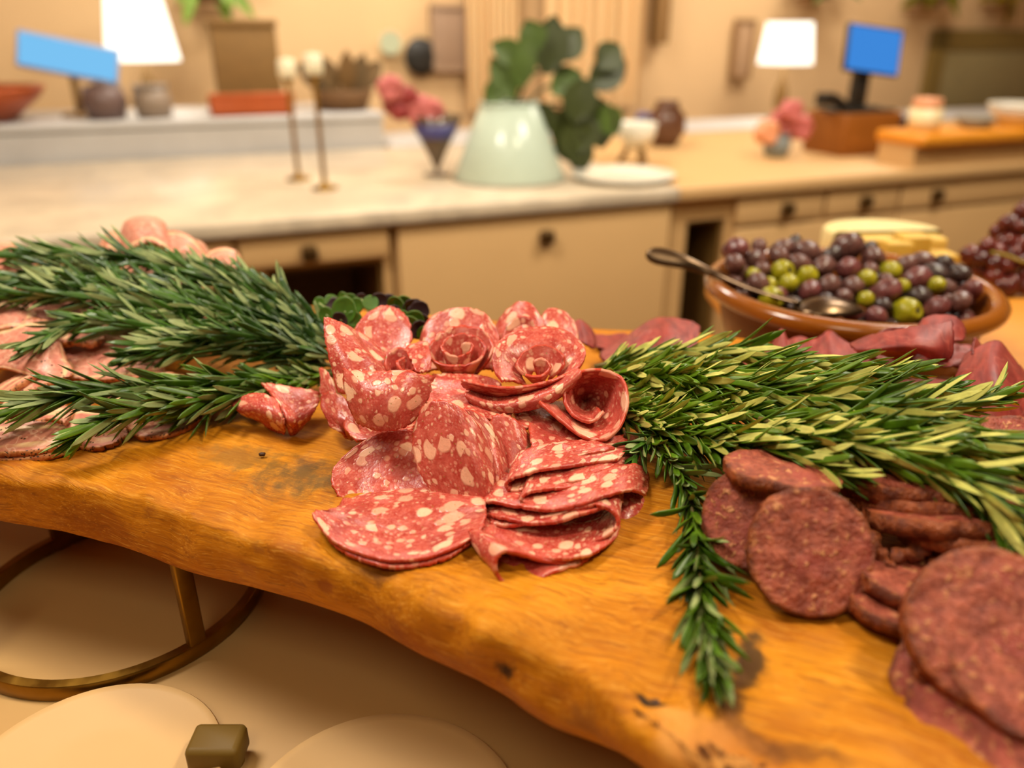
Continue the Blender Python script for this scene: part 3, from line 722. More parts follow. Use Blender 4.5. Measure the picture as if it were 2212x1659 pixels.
M_ham = t.bsdf(colr, t.ss(n2, .3, .7, .34, .5), t.bump(t.math('ADD', n2, t.math('MULTIPLY', pep, 1.2)), .0006), sss=.15, sssr=.005)
G_ham = 'peppered ham slices heaped under the left rosemary bundle'
def ham(fn, label, seed, R=.055, th=.0026, asp=.8, rag=.05):
    return tag(slab('ham_slice', R, fn, th, M_ham, seed, rag=rag, asp=asp), label, 'ham slice', G_ham)
def hfold(px, py, h, pts, label, seed, R=.055, U=(1, .0, 0), Vd=(0, 1, .3), asp=.8, fl=0.0, off=.0, th=.0026):
    U = ax(*U); Vd = V(Vd); Vd = (Vd - U * Vd.dot(U)).normalized(); W_ = U.cross(Vd).normalized()
    return ham(prof(fr(px, py, h) + Vd * off, U, W_, Vd, pts, fl), label, seed, R, th, asp)
def HL(label, seed, rows, th=.0028, **k):
    return tag(loft('ham_slice', rows, M_ham, seed, th, **k), label, 'ham slice', G_ham)
HL('tall humped ham slice rising behind the rosemary', 61, [
 [(225, 517, .690), (258, 512, .688), (275, 478, .692), (318, 468, .694), (352, 480, .692), (368, 515, .688), (430, 521, .687), (462, 562, .682)],
 [(226, 532, .655), (262, 524, .653), (285, 490, .653), (324, 484, .653), (352, 500, .650), (376, 530, .648), (426, 541, .648), (452, 578, .643)],
 [(233, 565, .630), (268, 562, .627), (295, 536, .625), (325, 526, .625), (350, 536, .623), (380, 562, .622), (420, 572, .622), (446, 600, .617)]], rc=.25)
HL('ham slice draped in front of the tall humped one', 62, [
 [(338, 506, .664), (375, 499, .660), (420, 519, .655), (457, 566, .650)], [(343, 545, .637), (385, 540, .632), (420, 560, .627), (447, 592, .622)], [(350, 592, .61), (390, 596, .605), (420, 602, .60), (436, 614, .60)]])
HL('small curled ham slice at the back beside the tall hump', 63, [
 [(218, 522, .682), (240, 503, .687), (268, 510, .684)], [(214, 547, .657), (240, 535, .652), (270, 540, .652)], [(214, 585, .630), (240, 578, .622), (272, 578, .622)]])
HL('ham slice rolled into a small dome at the end of the back row', 64, [
 [(438, 572, .647), (453, 545, .653), (485, 537, .657), (513, 547, .653), (522, 577, .647)], [(438, 588, .630), (458, 566, .632), (485, 560, .633), (509, 568, .632), (520, 592, .630)], [(445, 608, .612), (465, 602, .607), (485, 600, .606), (505, 602, .607), (516, 612, .611)]])
HL('ham slice at the far back corner of the heap, partly cut off', 65, [
 [(-60, 560, .682), (-20, 530, .687), (30, 527, .682), (64, 545, .672)], [(-60, 592, .642), (-15, 566, .642), (30, 560, .637), (78, 582, .632)], [(-60, 645, .60), (-10, 634, .59), (40, 630, .59), (92, 646, .585)]])
HL('ham slice with a dark pepper edge below the rosemary tips', 66, [
 [(-60, 650, .585), (0, 648, .58), (40, 655, .574), (82, 680, .568)], [(-60, 690, .557), (0, 688, .551), (36, 690, .546), (72, 700, .546)], [(-60, 717, .542), (0, 714, .537), (32, 710, .536), (62, 706, .541)]], rc=.2)
HL('large ham slice with a broad cream fat band curling down', 67, [
 [(-60, 722, .552), (0, 704, .549), (60, 690, .549), (112, 700, .543), (128, 745, .532)], [(-60, 770, .520), (0, 755, .515), (50, 740, .512), (107, 745, .507), (143, 780, .505)],
 [(-60, 800, .505), (0, 786, .500), (50, 786, .492), (102, 800, .485), (160, 806, .490)], [(-60, 816, .500), (0, 797, .495), (45, 807, .487), (97, 820, .480), (152, 817, .485)]], rc=.2)
HL('ham slice with a thick pepper crust lying across the middle of the heap', 68, [
 [(118, 730, .562), (160, 713, .560), (200, 713, .557), (228, 735, .552)], [(124, 748, .535), (165, 744, .530), (197, 747, .528), (218, 740, .536)]], th=.0045)
HL('smooth pink ham slice under the rosemary in the middle of the heap', 69, [
 [(120, 740, .560), (190, 735, .560), (260, 725, .560), (345, 760, .550)], [(130, 780, .525), (200, 780, .522), (270, 775, .520), (355, 792, .515)], [(140, 824, .500), (210, 824, .495), (280, 820, .490), (365, 826, .490)]])
HL('ham slice buried under the rosemary leaves', 70, [
 [(180, 590, .68), (300, 600, .67), (420, 620, .66)], [(190, 650, .62), (310, 660, .61), (430, 680, .60)], [(200, 715, .57), (320, 730, .56), (440, 745, .55)]])
HL('ham slice lying below the rosemary tips at the heap centre', 71, [
 [(30, 610, .64), (110, 600, .64), (190, 605, .64)], [(40, 665, .59), (120, 660, .59), (200, 665, .59)], [(50, 720, .56), (130, 725, .555), (210, 730, .555)]])
HL('ham slice bending around a dark hollow, rusty edge', 72, [
 [(-40, 905, .455), (0, 868, .463), (40, 838, .472), (85, 812, .482), (112, 800, .490)], [(-40, 868, .480), (0, 838, .487), (40, 816, .492), (80, 801, .497), (108, 795, .502)]], th=.004, rc=.1)
HL('ham slice with an orange crust below the dark hollow', 73, [
 [(-40, 945, .440), (0, 906, .452), (50, 866, .465), (100, 836, .475), (142, 820, .485)], [(-40, 900, .460), (0, 875, .467), (45, 846, .475), (90, 822, .485), (127, 812, .490)]], th=.005, rc=.1)
HL('ham slice with a straight brown crust under the hanging sprig', 74, [
 [(60, 900, .465), (100, 885, .468), (132, 880, .470), (168, 885, .467)], [(72, 918, .450), (105, 911, .453), (130, 913, .451), (138, 927, .444)]], th=.0045)
HL('flat bluish pink ham slice nearest in the heap', 75, [
 [(-40, 986, .0065), (20, 985, .0065), (92, 977, .0065), (152, 961, .007), (167, 945, .009)], [(-40, 955, .010), (20, 952, .010), (80, 945, .010), (132, 938, .011), (162, 935, .012)], [(-40, 912, .014), (20, 912, .014), (80, 912, .014), (122, 918, .013), (152, 925, .013)]], th=.0042)
HL('ham slice lowest in the heap, lying on the wood', 76, [
 [(-40, 1000, .0025), (20, 999, .0025), (97, 990, .0025), (162, 969, .0025), (184, 950, .003)], [(-40, 960, .0035), (20, 958, .0035), (90, 950, .0035), (142, 945, .0035), (168, 935, .004)]], th=.004)
HL('cream coloured fatty ham slice beside the loop', 77, [
 [(130, 888, .472), (180, 878, .475), (230, 888, .469), (272, 920, .456)], [(140, 920, .453), (180, 920, .452), (230, 925, .449), (277, 942, .441)], [(150, 942, .444), (185, 947, .440), (225, 951, .437), (264, 953, .436)]], th=.0035)
HL('scrap of ham lying on the wood under the fatty slice', 78, [
 [(160, 966, .002), (210, 971, .002), (245, 963, .002), (264, 951, .003)], [(165, 943, .004), (210, 943, .004), (240, 940, .004), (257, 938, .004)]], th=.0035)
HL('ham slice folded into an open loop with a cream rim, last of the heap', 79, ribbon(
 [(428, 886, .476), (380, 891, .466), (330, 879, .462), (288, 872, .463), (262, 890, .461), (272, 925, .450), (298, 946, .0025), (345, 946, .0025), (395, 933, .0025), (438, 906, .004)], (.006, .04, .004)), th=.0034, rc=.12)
HL('ham slice at the very bottom of the heap under the humped slices', 81, [[(180, 560, .012), (300, 565, .012), (440, 590, .012)], [(170, 640, .010), (300, 645, .010), (450, 660, .010)], [(180, 720, .008), (300, 725, .008), (440, 735, .008)]])
HL('ham slice crumpled in the dark core of the heap', 82, [[(200, 540, .040), (300, 545, .044), (430, 580, .040)], [(190, 610, .030), (300, 610, .036), (440, 640, .030)], [(210, 690, .018), (300, 690, .022), (430, 700, .018)]], rip=.003)
HL('ham slice propping up the far corner of the heap', 83, [[(-60, 580, .04), (10, 570, .046), (90, 600, .04)], [(-60, 660, .026), (10, 650, .03), (100, 670, .026)], [(-60, 740, .012), (10, 735, .014), (100, 745, .012)]], rip=.003)
HL('ham slice under the lower rosemary sprig, behind the loop', 80, [
 [(250, 820, .50), (330, 830, .495), (420, 840, .49)], [(230, 870, .475), (330, 875, .472), (430, 875, .472)], [(240, 905, .46), (330, 905, .458), (420, 900, .462)]])
# ---- dark red air-dried beef
t = NT('air_dried_beef'); uv = t.n('ShaderNodeUVMap').outputs[0]; ed = t.attr('edge')
n1 = t.noise(t.mapping(uv, sc=(1, .35, 1)), 14, 4); n2 = t.noise(uv, 4, 2, .5, .5)
colr = t.mix(t.ss(n1, .3, .7), lin((112, 34, 32)), lin((150, 56, 48)))
vein = t.ss(t.math('ABSOLUTE', t.math('SUBTRACT', n2, .52)), .004, .014, 1, 0)
colr = t.mix(t.math('MULTIPLY', vein, .14), colr, lin((214, 132, 112)))
colr = t.mix(t.ss(ed, 0, .06, 1, 0), colr, lin((104, 28, 26)))
M_beef = t.bsdf(colr, .48, t.bump(n1, .0003), sss=.2, sssr=.006)
G_beef = 'dark red dried beef slices along the far edge of the board'
def BL(label, seed, rows, th=.0015, **k):
    return tag(loft('dried_beef_slice', rows, M_beef, seed, th, **k), label, 'dried beef slice', G_beef)
BL('pale pink dried beef slice squeezed in behind the salami rosettes', 81, [
 [(1234, 706, .575), (1250, 690, .580), (1276, 708, .580), (1287, 726, .575)], [(1240, 742, .553), (1260, 742, .548), (1276, 751, .548), (1287, 757, .552)]])
BL('dark dried beef slice lying flat behind the salami', 82, [
 [(1278, 719, .625), (1310, 724, .620), (1350, 721, .625), (1372, 732, .614)], [(1284, 752, .592), (1320, 757, .587), (1352, 761, .582), (1382, 767, .577)]])
BL('dried beef slice folded to a blunt ridge behind the rosemary', 83, [
 [(1290, 766, .560), (1350, 730, .580), (1400, 695, .600), (1440, 686, .606), (1490, 694, .602), (1514, 705, .597)], [(1300, 776, .545), (1350, 752, .555), (1400, 722, .569), (1440, 712, .573), (1486, 731, .568), (1507, 741, .566)], [(1310, 786, .535), (1360, 776, .540), (1400, 756, .548), (1440, 751, .550), (1480, 766, .545), (1502, 776, .545)]], rc=.15)
BL('dried beef slice lying flat between the ridge and the pointed one', 84, [
 [(1490, 765, .004), (1560, 762, .004), (1660, 768, .004)], [(1500, 795, .008), (1570, 797, .008), (1670, 800, .008)]])
BL('dried beef slice standing up in two pointed peaks', 85, [
 [(1643, 772, .575), (1670, 741, .586), (1688, 711, .597), (1701, 735, .586), (1716, 730, .586), (1741, 731, .586), (1767, 760, .581)], [(1650, 782, .560), (1672, 766, .560), (1690, 751, .562), (1703, 756, .560), (1719, 753, .558), (1743, 756, .560), (1770, 773, .560)], [(1655, 797, .545), (1675, 792, .540), (1692, 787, .540), (1706, 787, .540), (1721, 787, .540), (1746, 787, .540), (1774, 792, .545)]], rc=.1)
BL('dried beef slice with a bright red sloping side', 86, [
 [(1740, 736, .586), (1770, 728, .589), (1792, 714, .593), (1815, 731, .582), (1850, 755, .566), (1892, 786, .550)], [(1745, 766, .565), (1772, 761, .562), (1790, 755, .560), (1815, 766, .553), (1850, 783, .543), (1886, 806, .535)], [(1750, 792, .550), (1775, 792, .545), (1792, 792, .542), (1820, 797, .535), (1850, 810, .528), (1880, 822, .525)]], rc=.1)
BL('dried beef slice folded into a broad ribbon in front of the bowl', 87, [
 [(1868, 777, .500), (1930, 756, .495), (2000, 742, .490), (2060, 734, .487), (2109, 721, .490)], [(1878, 787, .490), (1935, 775, .482), (2000, 765, .476), (2060, 762, .474), (2111, 755, .478)],
 [(1890, 797, .485), (1940, 790, .475), (2005, 785, .468), (2065, 790, .465), (2110, 797, .470)], [(1895, 802, .487), (1945, 797, .478), (2010, 796, .471), (2060, 814, .466), (2097, 822, .470)]], rc=.12, dY=.03)
BL('dried beef slice curled in a red loop behind the broad ribbon', 88, funnel(
 [(2012, 730, .545), (1960, 707, .550), (1908, 712, .545), (1886, 736, .536), (1890, 760, .526), (1920, 757, .522), (1960, 749, .524), (2012, 738, .534)], (1955, 785, .545), (0, .3, .6, .92)), rc=.1)
BL('small bright red dried beef slice bulging above the ribbon', 89, [
 [(1977, 714, .556), (1994, 689, .561), (2030, 680, .564), (2066, 685, .561), (2087, 707, .556)], [(1979, 724, .544), (2000, 711, .544), (2030, 705, .544), (2061, 708, .544), (2086, 723, .544)], [(1985, 740, .533), (2005, 740, .532), (2030, 740, .532), (2060, 740, .532), (2086, 740, .533)]])
BL('dried beef slice crumpled underneath the broad ribbon', 93, [[(1880, 740, .016), (1990, 735, .020), (2110, 745, .016)], [(1890, 790, .010), (1990, 790, .012), (2110, 800, .010)]], rip=.003)
BL('dried beef slice pinched at the end of the broad ribbon', 90, [
 [(2104, 725, .535), (2120, 748, .535), (2132, 770, .535)], [(2098, 765, .505), (2112, 785, .505), (2127, 790, .508)]])
BL('large dried beef slice standing upright beyond the rosemary tips', 91, [
 [(2105, 782, .500), (2150, 760, .507), (2183, 755, .508), (2215, 790, .502), (2262, 842, .490)], [(2090, 832, .472), (2140, 812, .470), (2180, 808, .466), (2230, 842, .466), (2272, 882, .460)],
 [(2076, 882, .452), (2130, 872, .446), (2185, 872, .439), (2236, 902, .440), (2276, 932, .440)], [(2080, 925, .437), (2130, 928, .431), (2190, 936, .425), (2240, 952, .425), (2280, 972, .425)]], dY=.015, rc=.2)
BL('dried beef slice lying low between ribbon and rosemary', 92, [
 [(1890, 810, .012), (1990, 815, .014), (2090, 830, .014)], [(1900, 850, .016), (2000, 865, .016), (2100, 880, .016)]])
# ---- coarse dry salami: thick chunky slices
t = NT('dry_salami_meat'); oc = t.coord('Object'); uv = t.n('ShaderNodeUVMap').outputs[0]; ed = t.attr('edge')
n1 = t.noise(oc, 150, 5, .7); n2 = t.noise(oc, 480, 4); n3 = t.noise(oc, 50, 2)
colr = t.mix(t.ss(n1, .32, .68), lin((120, 50, 34)), lin((186, 96, 72)))
colr = t.mix(t.math('MULTIPLY', t.ss(n3, .45, .7), .6), colr, lin((158, 62, 54)))
r1 = t.noise(oc, 900, 2)
fa = t.math('MULTIPLY', t.ss(t.noise(oc, 300, 3, .5, .4), .57, .64), t.ss(t.noise(oc, 90, 2), .38, .56))
colr = t.mix(t.math('MULTIPLY', fa, .85), colr, t.mix(r1, lin((196, 120, 84)), lin((232, 172, 112))))
colr = t.mix(t.math('MULTIPLY', t.ss(ed, .01, .12, 1, 0), .8), colr, t.mix(t.ss(n1, .4, .6), lin((96, 40, 14)), lin((156, 80, 28))))
M_dry = t.bsdf(colr, t.ss(n2, .3, .7, .36, .6), t.bump(t.math('ADD', t.math('MULTIPLY', n2, .6), t.math('ADD', n1, t.math('MULTIPLY', fa, .3))),   .0022, 1.0), sss=.06, sssr=.003)
G_dry = 'thick dry salami slices heaped under the right rosemary bundle'
def dry(px, py, h, N, R, label, seed, th=.006, asp=1.0, cup=0.0, yaw=0.0, wav=.0):
    N = V(N).normalized(); U = V((1, yaw, 0)); U = (U - N * U.dot(N)).normalized(); W_ = N.cross(U)
    return tag(slab('dry_salami_slice', R, flat(at(px, py, h), U, W_, cup=cup, wav=wav, ph=seed), th, M_dry, seed, rag=.045, asp=asp, lump=.0011, ns=40, nt=28), label, 'salami slice', G_dry)
dry(1748, 1190, .024, (-.05, -.80, .60), .0275, 'big round dry salami slice leaning towards the viewer beside the small sprig', 101, .007, 1.04)
dry(1630, 1120, .023, (-.45, -.62, .64), .025, 'dry salami slice half hidden behind the big leaning one', 102, .006, 1.0)
dry(1690, 1018, .040, (.10, .16, .98), .028, 'dry salami slice lying on the leaning pair under the leaves', 103, .006, .9, cup=-2)
dry(1990, 1035, .036, (.0, .10, .99), .037, 'wide dry salami slice on top of the pile below the rosemary', 104, .010, .7)
dry(1850, 1030, .026, (.0, .2, .97), .028, 'dry salami slice under the leaves between the big one and the pile', 105, .007, .8)
dry(2060, 1120, .028, (.0, .36, .93), .040, 'dry salami slice second in the pile, seen along its brown edge', 106, .008, .7)
dry(2125, 1160, .023, (.04, .34, .93), .038, 'dry salami slice third in the pile with a torn rim in front', 107, .008, .7)
dry(2175, 1222, .020, (-.12, .26, .96), .032, 'dry salami slice with a pale brown edge above the leaning one at the end', 108, .006, .8)
dry(1975, 1258, .014, (.12, .05, .99), .025, 'dry salami slice with a glossy edge tucked between the two leaning ones', 109, .006, .8)
dry(1955, 1312, .007, (.08, .06, .99), .024, 'crumbly dry salami slice lying on the wood in the gap', 110, .006, .8)
dry(2150, 1362, .026, (-.10, -.62, .78), .0335, 'large dry salami slice leaning at the front of the far pile', 111, .008, .95)
dry(2090, 1475, .006, (-.25, -.35, .90), .028, 'dry salami slice under the front of the large leaning one', 112, .006, .8)
dry(2170, 1560, .006, (-.35, -.30, .89), .034, 'dry salami slice nearest to the camera with a reddish rim', 113, .007, .85)
dry(2255, 1440, .020, (-.1, -.45, .88), .034, 'dry salami slice beneath the large leaning one, dark shadowed', 114, .007, .9)
dry(2200, 990, .044, (.05, -.4, .9), .03, 'dry salami slice high on the pile under the drooping tips', 115, .008, .8)
dry(2040, 1085, .026, (.0, .40, .92), .044, 'dry salami slice at the dark bottom of the pile', 116, .008, .7)
# torn bits of casing and meat
def scrap(pts, r, label, seed):
    P = catmull([at(*p) for p in pts], 6); rr = [r * (.7 + .6 * abs(mn.noise(V((i * .37, seed, 0)))) + .25 * math.sin(i * 1.3)) * (1 if 0 < i < len(P) - 1 else .4) for i in range(len(P))]
    mb = MB().tube(P, rr, 9); mb.v = [v + V((mn.noise(v * 400), mn.noise(v * 420 + V((3, 0, 0))), mn.noise(v * 380 + V((0, 7, 0))))) * r * .8 for v in mb.v]
    return tag(mb.build('salami_scrap', M_dry), label, 'meat scrap', 'torn scraps of dry salami')
scrap([(1880, 1150, .024), (1900, 1195, .020), (1930, 1235, .016)], .003, 'short torn scrap of casing hanging beside the big leaning slice', 1)
scrap([(1925, 1205, .020), (1985, 1190, .022), (2050, 1170, .024), (2110, 1155, .026)], .0036, 'long torn scrap of meat running along the pile edge', 2)
scrap([(2030, 1170, .024), (2025, 1195, .020), (2010, 1225, .018)], .0024, 'thin torn strip hanging from the long scrap', 3)
scrap([(1975, 1420, .006), (1990, 1440, .010), (1985, 1470, .008)], .0034, 'pale crumb of fat stuck to the front leaning slice', 4)
scrap([(1905, 1330, .004), (1945, 1360, .004), (1985, 1385, .003)], .0024, 'crumbled rim of meat lying on the wood in the gap', 5)
# ================================================================== rosemary and sprouts
def leafmat(name, dark, light, rough=.42):
    t = NT(name); uv = t.n('ShaderNodeUVMap').outputs[0]; u = t.sep(uv); n = t.noise(t.coord(), 120, 3); n2 = t.noise(t.coord(), 22, 2)
    c = t.mix(t.ss(n2, .3, .7), lin(dark), lin(light))
    c = t.mix(t.math('MULTIPLY', t.ss(n, .45, .75), .35), c, lin(tuple(min(255, int(x * 1.25)) for x in light)))
    rib = t.ss(t.math('ABSOLUTE', u[0]), .03, .16, 1, 0)
    c = t.mix(t.math('MULTIPLY', rib, .35), c, lin(dark))
    return t.bsdf(c, rough, t.bump(n, .0003), sss=.08, sssr=.002, spec=.45)
M_lt = leafmat('rosemary_top', (44, 76, 8), (88, 122, 18), .36)
M_lu = leafmat('rosemary_underside', (158, 160, 66), (200, 196, 104), .6)
M_lt2 = leafmat('rosemary_top_deep', (30, 60, 14), (66, 104, 24), .36)
M_lu2 = leafmat('rosemary_underside_grey', (112, 128, 74), (150, 160, 104), .55)
M_st = plain('rosemary_stem', (112, 98, 50), .6, var=.2, scale=200)
SEC = [(-1, 0, 0), (-.62, .26, 0), (0, .08, 0), (.62, .26, 0), (1, 0, 0), (.84, -.24, 0), (.42, -.08, 1), (0, -.20, 1), (-.42, -.08, 1), (-.84, -.24, 0)]
def leaf(vs, fs, fm, uv, p, D, N, L, w, curv, tw, ns=7):
    n0 = len(vs); ns_ = len(SEC); S = D.cross(N).normalized()
    for k in range(ns):
        s = k / (ns - 1)
        wk = w * (.34 + .66 * math.sin(PI * min(1, .12 + s * .80)) ** .8) * (1 if s < .86 else max(.12, 1 - ((s - .86) / .14) ** 2 * .9))
        c = p + D * (L * s) + N * (curv * L * s * s)
        a = tw * s; Sk = S * math.cos(a) + N * math.sin(a); Nk = N * math.cos(a) - S * math.sin(a)
        for (x, y, m) in SEC: vs.append(c + Sk * (x * wk) + Nk * (y * wk)); uv.append((x, s))
    for k in range(ns - 1):
        for i in range(ns_):
            j = (i + 1) % ns_
            fs.append((n0 + k * ns_ + i, n0 + (k + 1) * ns_ + i, n0 + (k + 1) * ns_ + j, n0 + k * ns_ + j)); fm.append(1 if 5 <= i <= 8 else 0)
    fs.append(tuple(n0 + (ns - 1) * ns_ + i for i in range(ns_))[::-1]); fm.append(0)
def sprig(pts, label, seed, group, L=.029, W=.00225, step=.0044, per=4, mats=None, ang=(18, 40), bare=.06, zmin=None, flip=.45):
    rnd = random.Random(seed); P = catmull([at(*p) for p in pts], 24)
    acc = [0]
    for a, b in zip(P, P[1:]): acc.append(acc[-1] + (b - a).length)
    tot = acc[-1]; base = P[0]
    o = thing('rosemary_sprig', base, label, 'rosemary', group)
    idx = 0; vs, fs, fm, uv = [], [], [], []; d = tot * bare * .4; roll_ = rnd.uniform(0, 6)
    while d < tot:
        while idx < len(P) - 2 and acc[idx + 1] < d: idx += 1
        f = (d - acc[idx]) / max(1e-9, acc[idx + 1] - acc[idx]); p = P[idx].lerp(P[idx + 1], f); T = (P[idx + 1] - P[idx]).normalized()
        x1 = T.cross(V((.3, .2, 1))).normalized(); x2 = T.cross(x1)
        rel = d / tot; roll_ += .9 + rnd.uniform(-.3, .3)
        grow = (.72 + .5 * min(1, rel * 2.2)) * (1 if rel < .80 else 1 - (rel - .80) * 1.3)
        for q in range(per):
            an = roll_ + q * 2 * PI / per + rnd.uniform(-.4, .4); Rd = x1 * math.cos(an) + x2 * math.sin(an)
            aa = math.radians(rnd.uniform(*ang)) * (1 if rel < .85 else .7)
            if q >= 2: aa *= .75
            D = (T * math.cos(aa) + Rd * math.sin(aa)).normalized()
            N = -(Rd - D * Rd.dot(D)).normalized()
            LL = L * grow * rnd.uniform(.62, 1.12) * (1 if q < 3 else .7)
            tip = p + D * LL
            if zmin is not None and tip.z < zmin: D = (D + V((0, 0, (zmin - tip.z) / LL))).normalized(); N = (N - D * N.dot(D)).normalized()
            tw = rnd.uniform(-.7, .7) + (PI if rnd.random() < flip else 0)
            c, s = math.cos(tw), math.sin(tw); N = (N * c + D.cross(N) * s).normalized()
            leaf(vs, fs, fm, uv, p - base, D, N, LL, W * rnd.uniform(.75, 1.2), rnd.uniform(-.22, .16), rnd.uniform(-.9, .9))
        d += step * rnd.uniform(.7, 1.3)
    for q in range(3):
        leaf(vs, fs, fm, uv, P[-1] - base, (P[-1] - P[-3]).normalized(), V((rnd.uniform(-1, 1), rnd.uniform(-1, 1), .3)).normalized(), L * .55, W * .8, rnd.uniform(-.2, .2), 0)
    m = mats or (M_lt, M_lu)
    f = link('foliage', vs, fs, list(m), o, True, fm, V((0, 0, 0)))
    ul = f.data.uv_layers.new(name='UVMap')
    for lp in f.data.loops: ul.data[lp.index].uv = uv[lp.vertex_index]
    MB().tube([p - base for p in P[::4]], [.0016 * (1 - .6 * i / (len(P[::4]) - 1)) for i in range(len(P[::4]))], 8).build('stem', M_st, o)
    return o
GL, GR = 'rosemary sprigs of the left bundle', 'rosemary sprigs of the right bundle'
DEEP = (M_lt2, M_lu2)
LS = [
 ([(722, 738, .030), (560, 650, .052), (430, 585, .067), (250, 556, .074), (30, 552, .072)], 'uppermost rosemary sprig of the left bundle, under the humped ham'),
 ([(725, 748, .027), (560, 680, .045), (400, 628, .059), (200, 592, .066), (-30, 606, .064)], 'long rosemary sprig just below the top of the left bundle, reaching past the edge'),
 ([(720, 762, .023), (540, 722, .037), (360, 676, .049), (170, 640, .057), (-40, 640, .056)], 'rosemary sprig along the middle of the left bundle'),
 ([(720, 776, .021), (540, 748, .031), (360, 716, .041), (200, 690, .047), (85, 738, .043)], 'rosemary sprig of the left bundle whose tip hangs down over the ham'),
 ([(720, 790, .019), (600, 770, .026), (480, 748, .032), (360, 752, .034), (290, 770, .033)], 'short rosemary sprig on the underside of the left bundle'),
 ([(722, 800, .015), (560, 820, .021), (380, 832, .027), (200, 848, .031), (70, 872, .030), (-20, 912, .026)], 'lower rosemary sprig of the left bundle, branching off across the ham'),
 ([(722, 812, .012), (600, 838, .016), (470, 858, .021), (330, 880, .025), (235, 905, .025), (170, 945, .019)], 'lowest rosemary sprig of the left bundle, tip bent down to the wood'),
 ([(718, 738, .031), (610, 665, .050), (500, 612, .061), (390, 580, .069), (310, 552, .075)], 'rosemary sprig at the back of the left bundle pointing up to the humped ham'),
 ([(716, 720, .034), (630, 650, .054), (560, 615, .061), (490, 592, .066)], 'short rosemary sprig at the back right of the left bundle'),
 ([(725, 756, .026), (600, 702, .042), (450, 668, .053), (280, 628, .061), (100, 606, .065)], 'rosemary sprig lying on top of the left bundle'),
 ([(725, 802, .016), (630, 828, .014), (530, 846, .014), (450, 872, .014), (405, 890, .013)], 'little rosemary sprig beside the bow-shaped salami'),
 ([(722, 770, .028), (600, 738, .038), (480, 720, .043), (380, 728, .041)], 'rosemary sprig with yellowish tips in the thick of the left bundle'),
]
for i, (p, lb) in enumerate(LS):
    sprig(p, lb, 300 + i, GL, .030, .0021, .0042, 4, DEEP if i not in (5, 6, 10) else (M_lt, M_lu2), zmin=ZB + .004, flip=.6)
RS = [
 ([(1284, 792, .026), (1420, 765, .036), (1560, 760, .042), (1700, 780, .044), (1850, 805, .044), (1950, 800, .046)], 'rosemary sprig along the far side of the right bundle, next to the dried beef'),
 ([(1284, 802, .027), (1450, 792, .038), (1650, 812, .046), (1850, 840, .048), (2040, 848, .048)], 'rosemary sprig second from the far side of the right bundle'),
 ([(1290, 822, .025), (1450, 832, .037), (1650, 862, .047), (1850, 884, .051), (2040, 888, .051), (2150, 858, .053)], 'rosemary sprig of the right bundle with an upturned curling tip'),
 ([(1295, 842, .023), (1450, 862, .033), (1650, 897, .043), (1850, 930, .049), (2050, 960, .051), (2240, 1010, .048)], 'rosemary sprig of the right bundle leaving the board edge, broad pale leaves'),
 ([(1300, 862, .020), (1450, 892, .031), (1620, 930, .040), (1800, 960, .047), (1980, 1005, .049), (2110, 1080, .045), (2180, 1160, .038)], 'near rosemary sprig of the right bundle, drooping over the dry salami pile'),
 ([(1310, 882, .018), (1430, 920, .027), (1560, 952, .034), (1700, 980, .040), (1800, 1020, .040)], 'shorter rosemary sprig at the near side of the right bundle'),
 ([(1310, 892, .016), (1420, 926, .023), (1520, 965, .027), (1600, 990, .027)], 'short rosemary sprig on the near side beside the salami tube'),
 ([(1286, 800, .030), (1480, 815, .046), (1720, 850, .055), (1960, 900, .058), (2140, 950, .056)], 'rosemary sprig lying on top of the right bundle'),
]
for i, (p, lb) in enumerate(RS):
    sprig(p, lb, 400 + i, GR, .0300, .0022, .0041, 4, None, zmin=ZB + .004)
sprig([(1640, 905, .046), (1820, 950, .052), (1980, 985, .054), (2090, 1040, .052), (2170, 1120, .046), (2225, 1205, .038)], 'rosemary sprig of the right bundle hanging lowest over the dry salami pile', 430, GR, .031, .0022, .0044, 4, None, ang=(14, 32), zmin=ZB + .004)
sprig([(1375, 925, .018), (1440, 985, .017), (1485, 1060, .013), (1505, 1170, .0095), (1515, 1290, .0075), (1528, 1390, .0065), (1542, 1450, .006)], 'small rosemary sprig pointing at the near edge of the board', 431, GR, .0265, .0020, .0040, 4, (M_lt, M_lu2), ang=(20, 46), zmin=ZB + .003)
sprig([(1420, 935, .022), (1395, 955, .019), (1372, 985, .014)], 'tiny rosemary side shoot next to the folded salami pile', 432, GR, .019, .0018, .004, 4, DEEP, ang=(30, 60), zmin=ZB + .004)
# ---- sprouts behind the salami
M_g = plain('sprout_green', (70, 112, 28), .45, var=.2, scale=200, sss=.2)
M_p = plain('sprout_purple', (58, 34, 40), .5, var=.25, scale=300)
M_ss = plain('sprout_stalk', (170, 180, 120), .5)
sb = W3((800, 720, .53))
sp = thing('sprout_bunch', sb, 'bunch of small green and purple sprouts behind the upright salami slice', 'sprouts')
rnd = random.Random(8)
spots = [(745, 672, .535, 0, .0105), (770, 660, .55, 0, .006), (722, 660, .55, 1, .006), (735, 690, .53, 1, .0055), (800, 655, .555, 0, .006), (820, 648, .56, 1, .006), (840, 655, .56, 1, .007), (858, 660, .55, 0, .0075), (872, 658, .55, 0, .007),
         (890, 662, .55, 1, .0075), (905, 672, .545, 1, .0075), (915, 690, .54, 1, .006), (895, 690, .535, 0, .007), (885, 705, .53, 0, .008), (905, 712, .525, 1, .007), (780, 645, .565, 1, .0045), (757, 648, .56, 0, .005), (765, 690, .53, 0, .006),
         (705, 680, .54, 0, .006), (715, 650, .555, 0, .005), (740, 642, .565, 0, .004), (690, 655, .56, 0, .005), (850, 680, .54, 1, .007), (868, 690, .535, 0, .007), (918, 720, .525, 0, .006)]
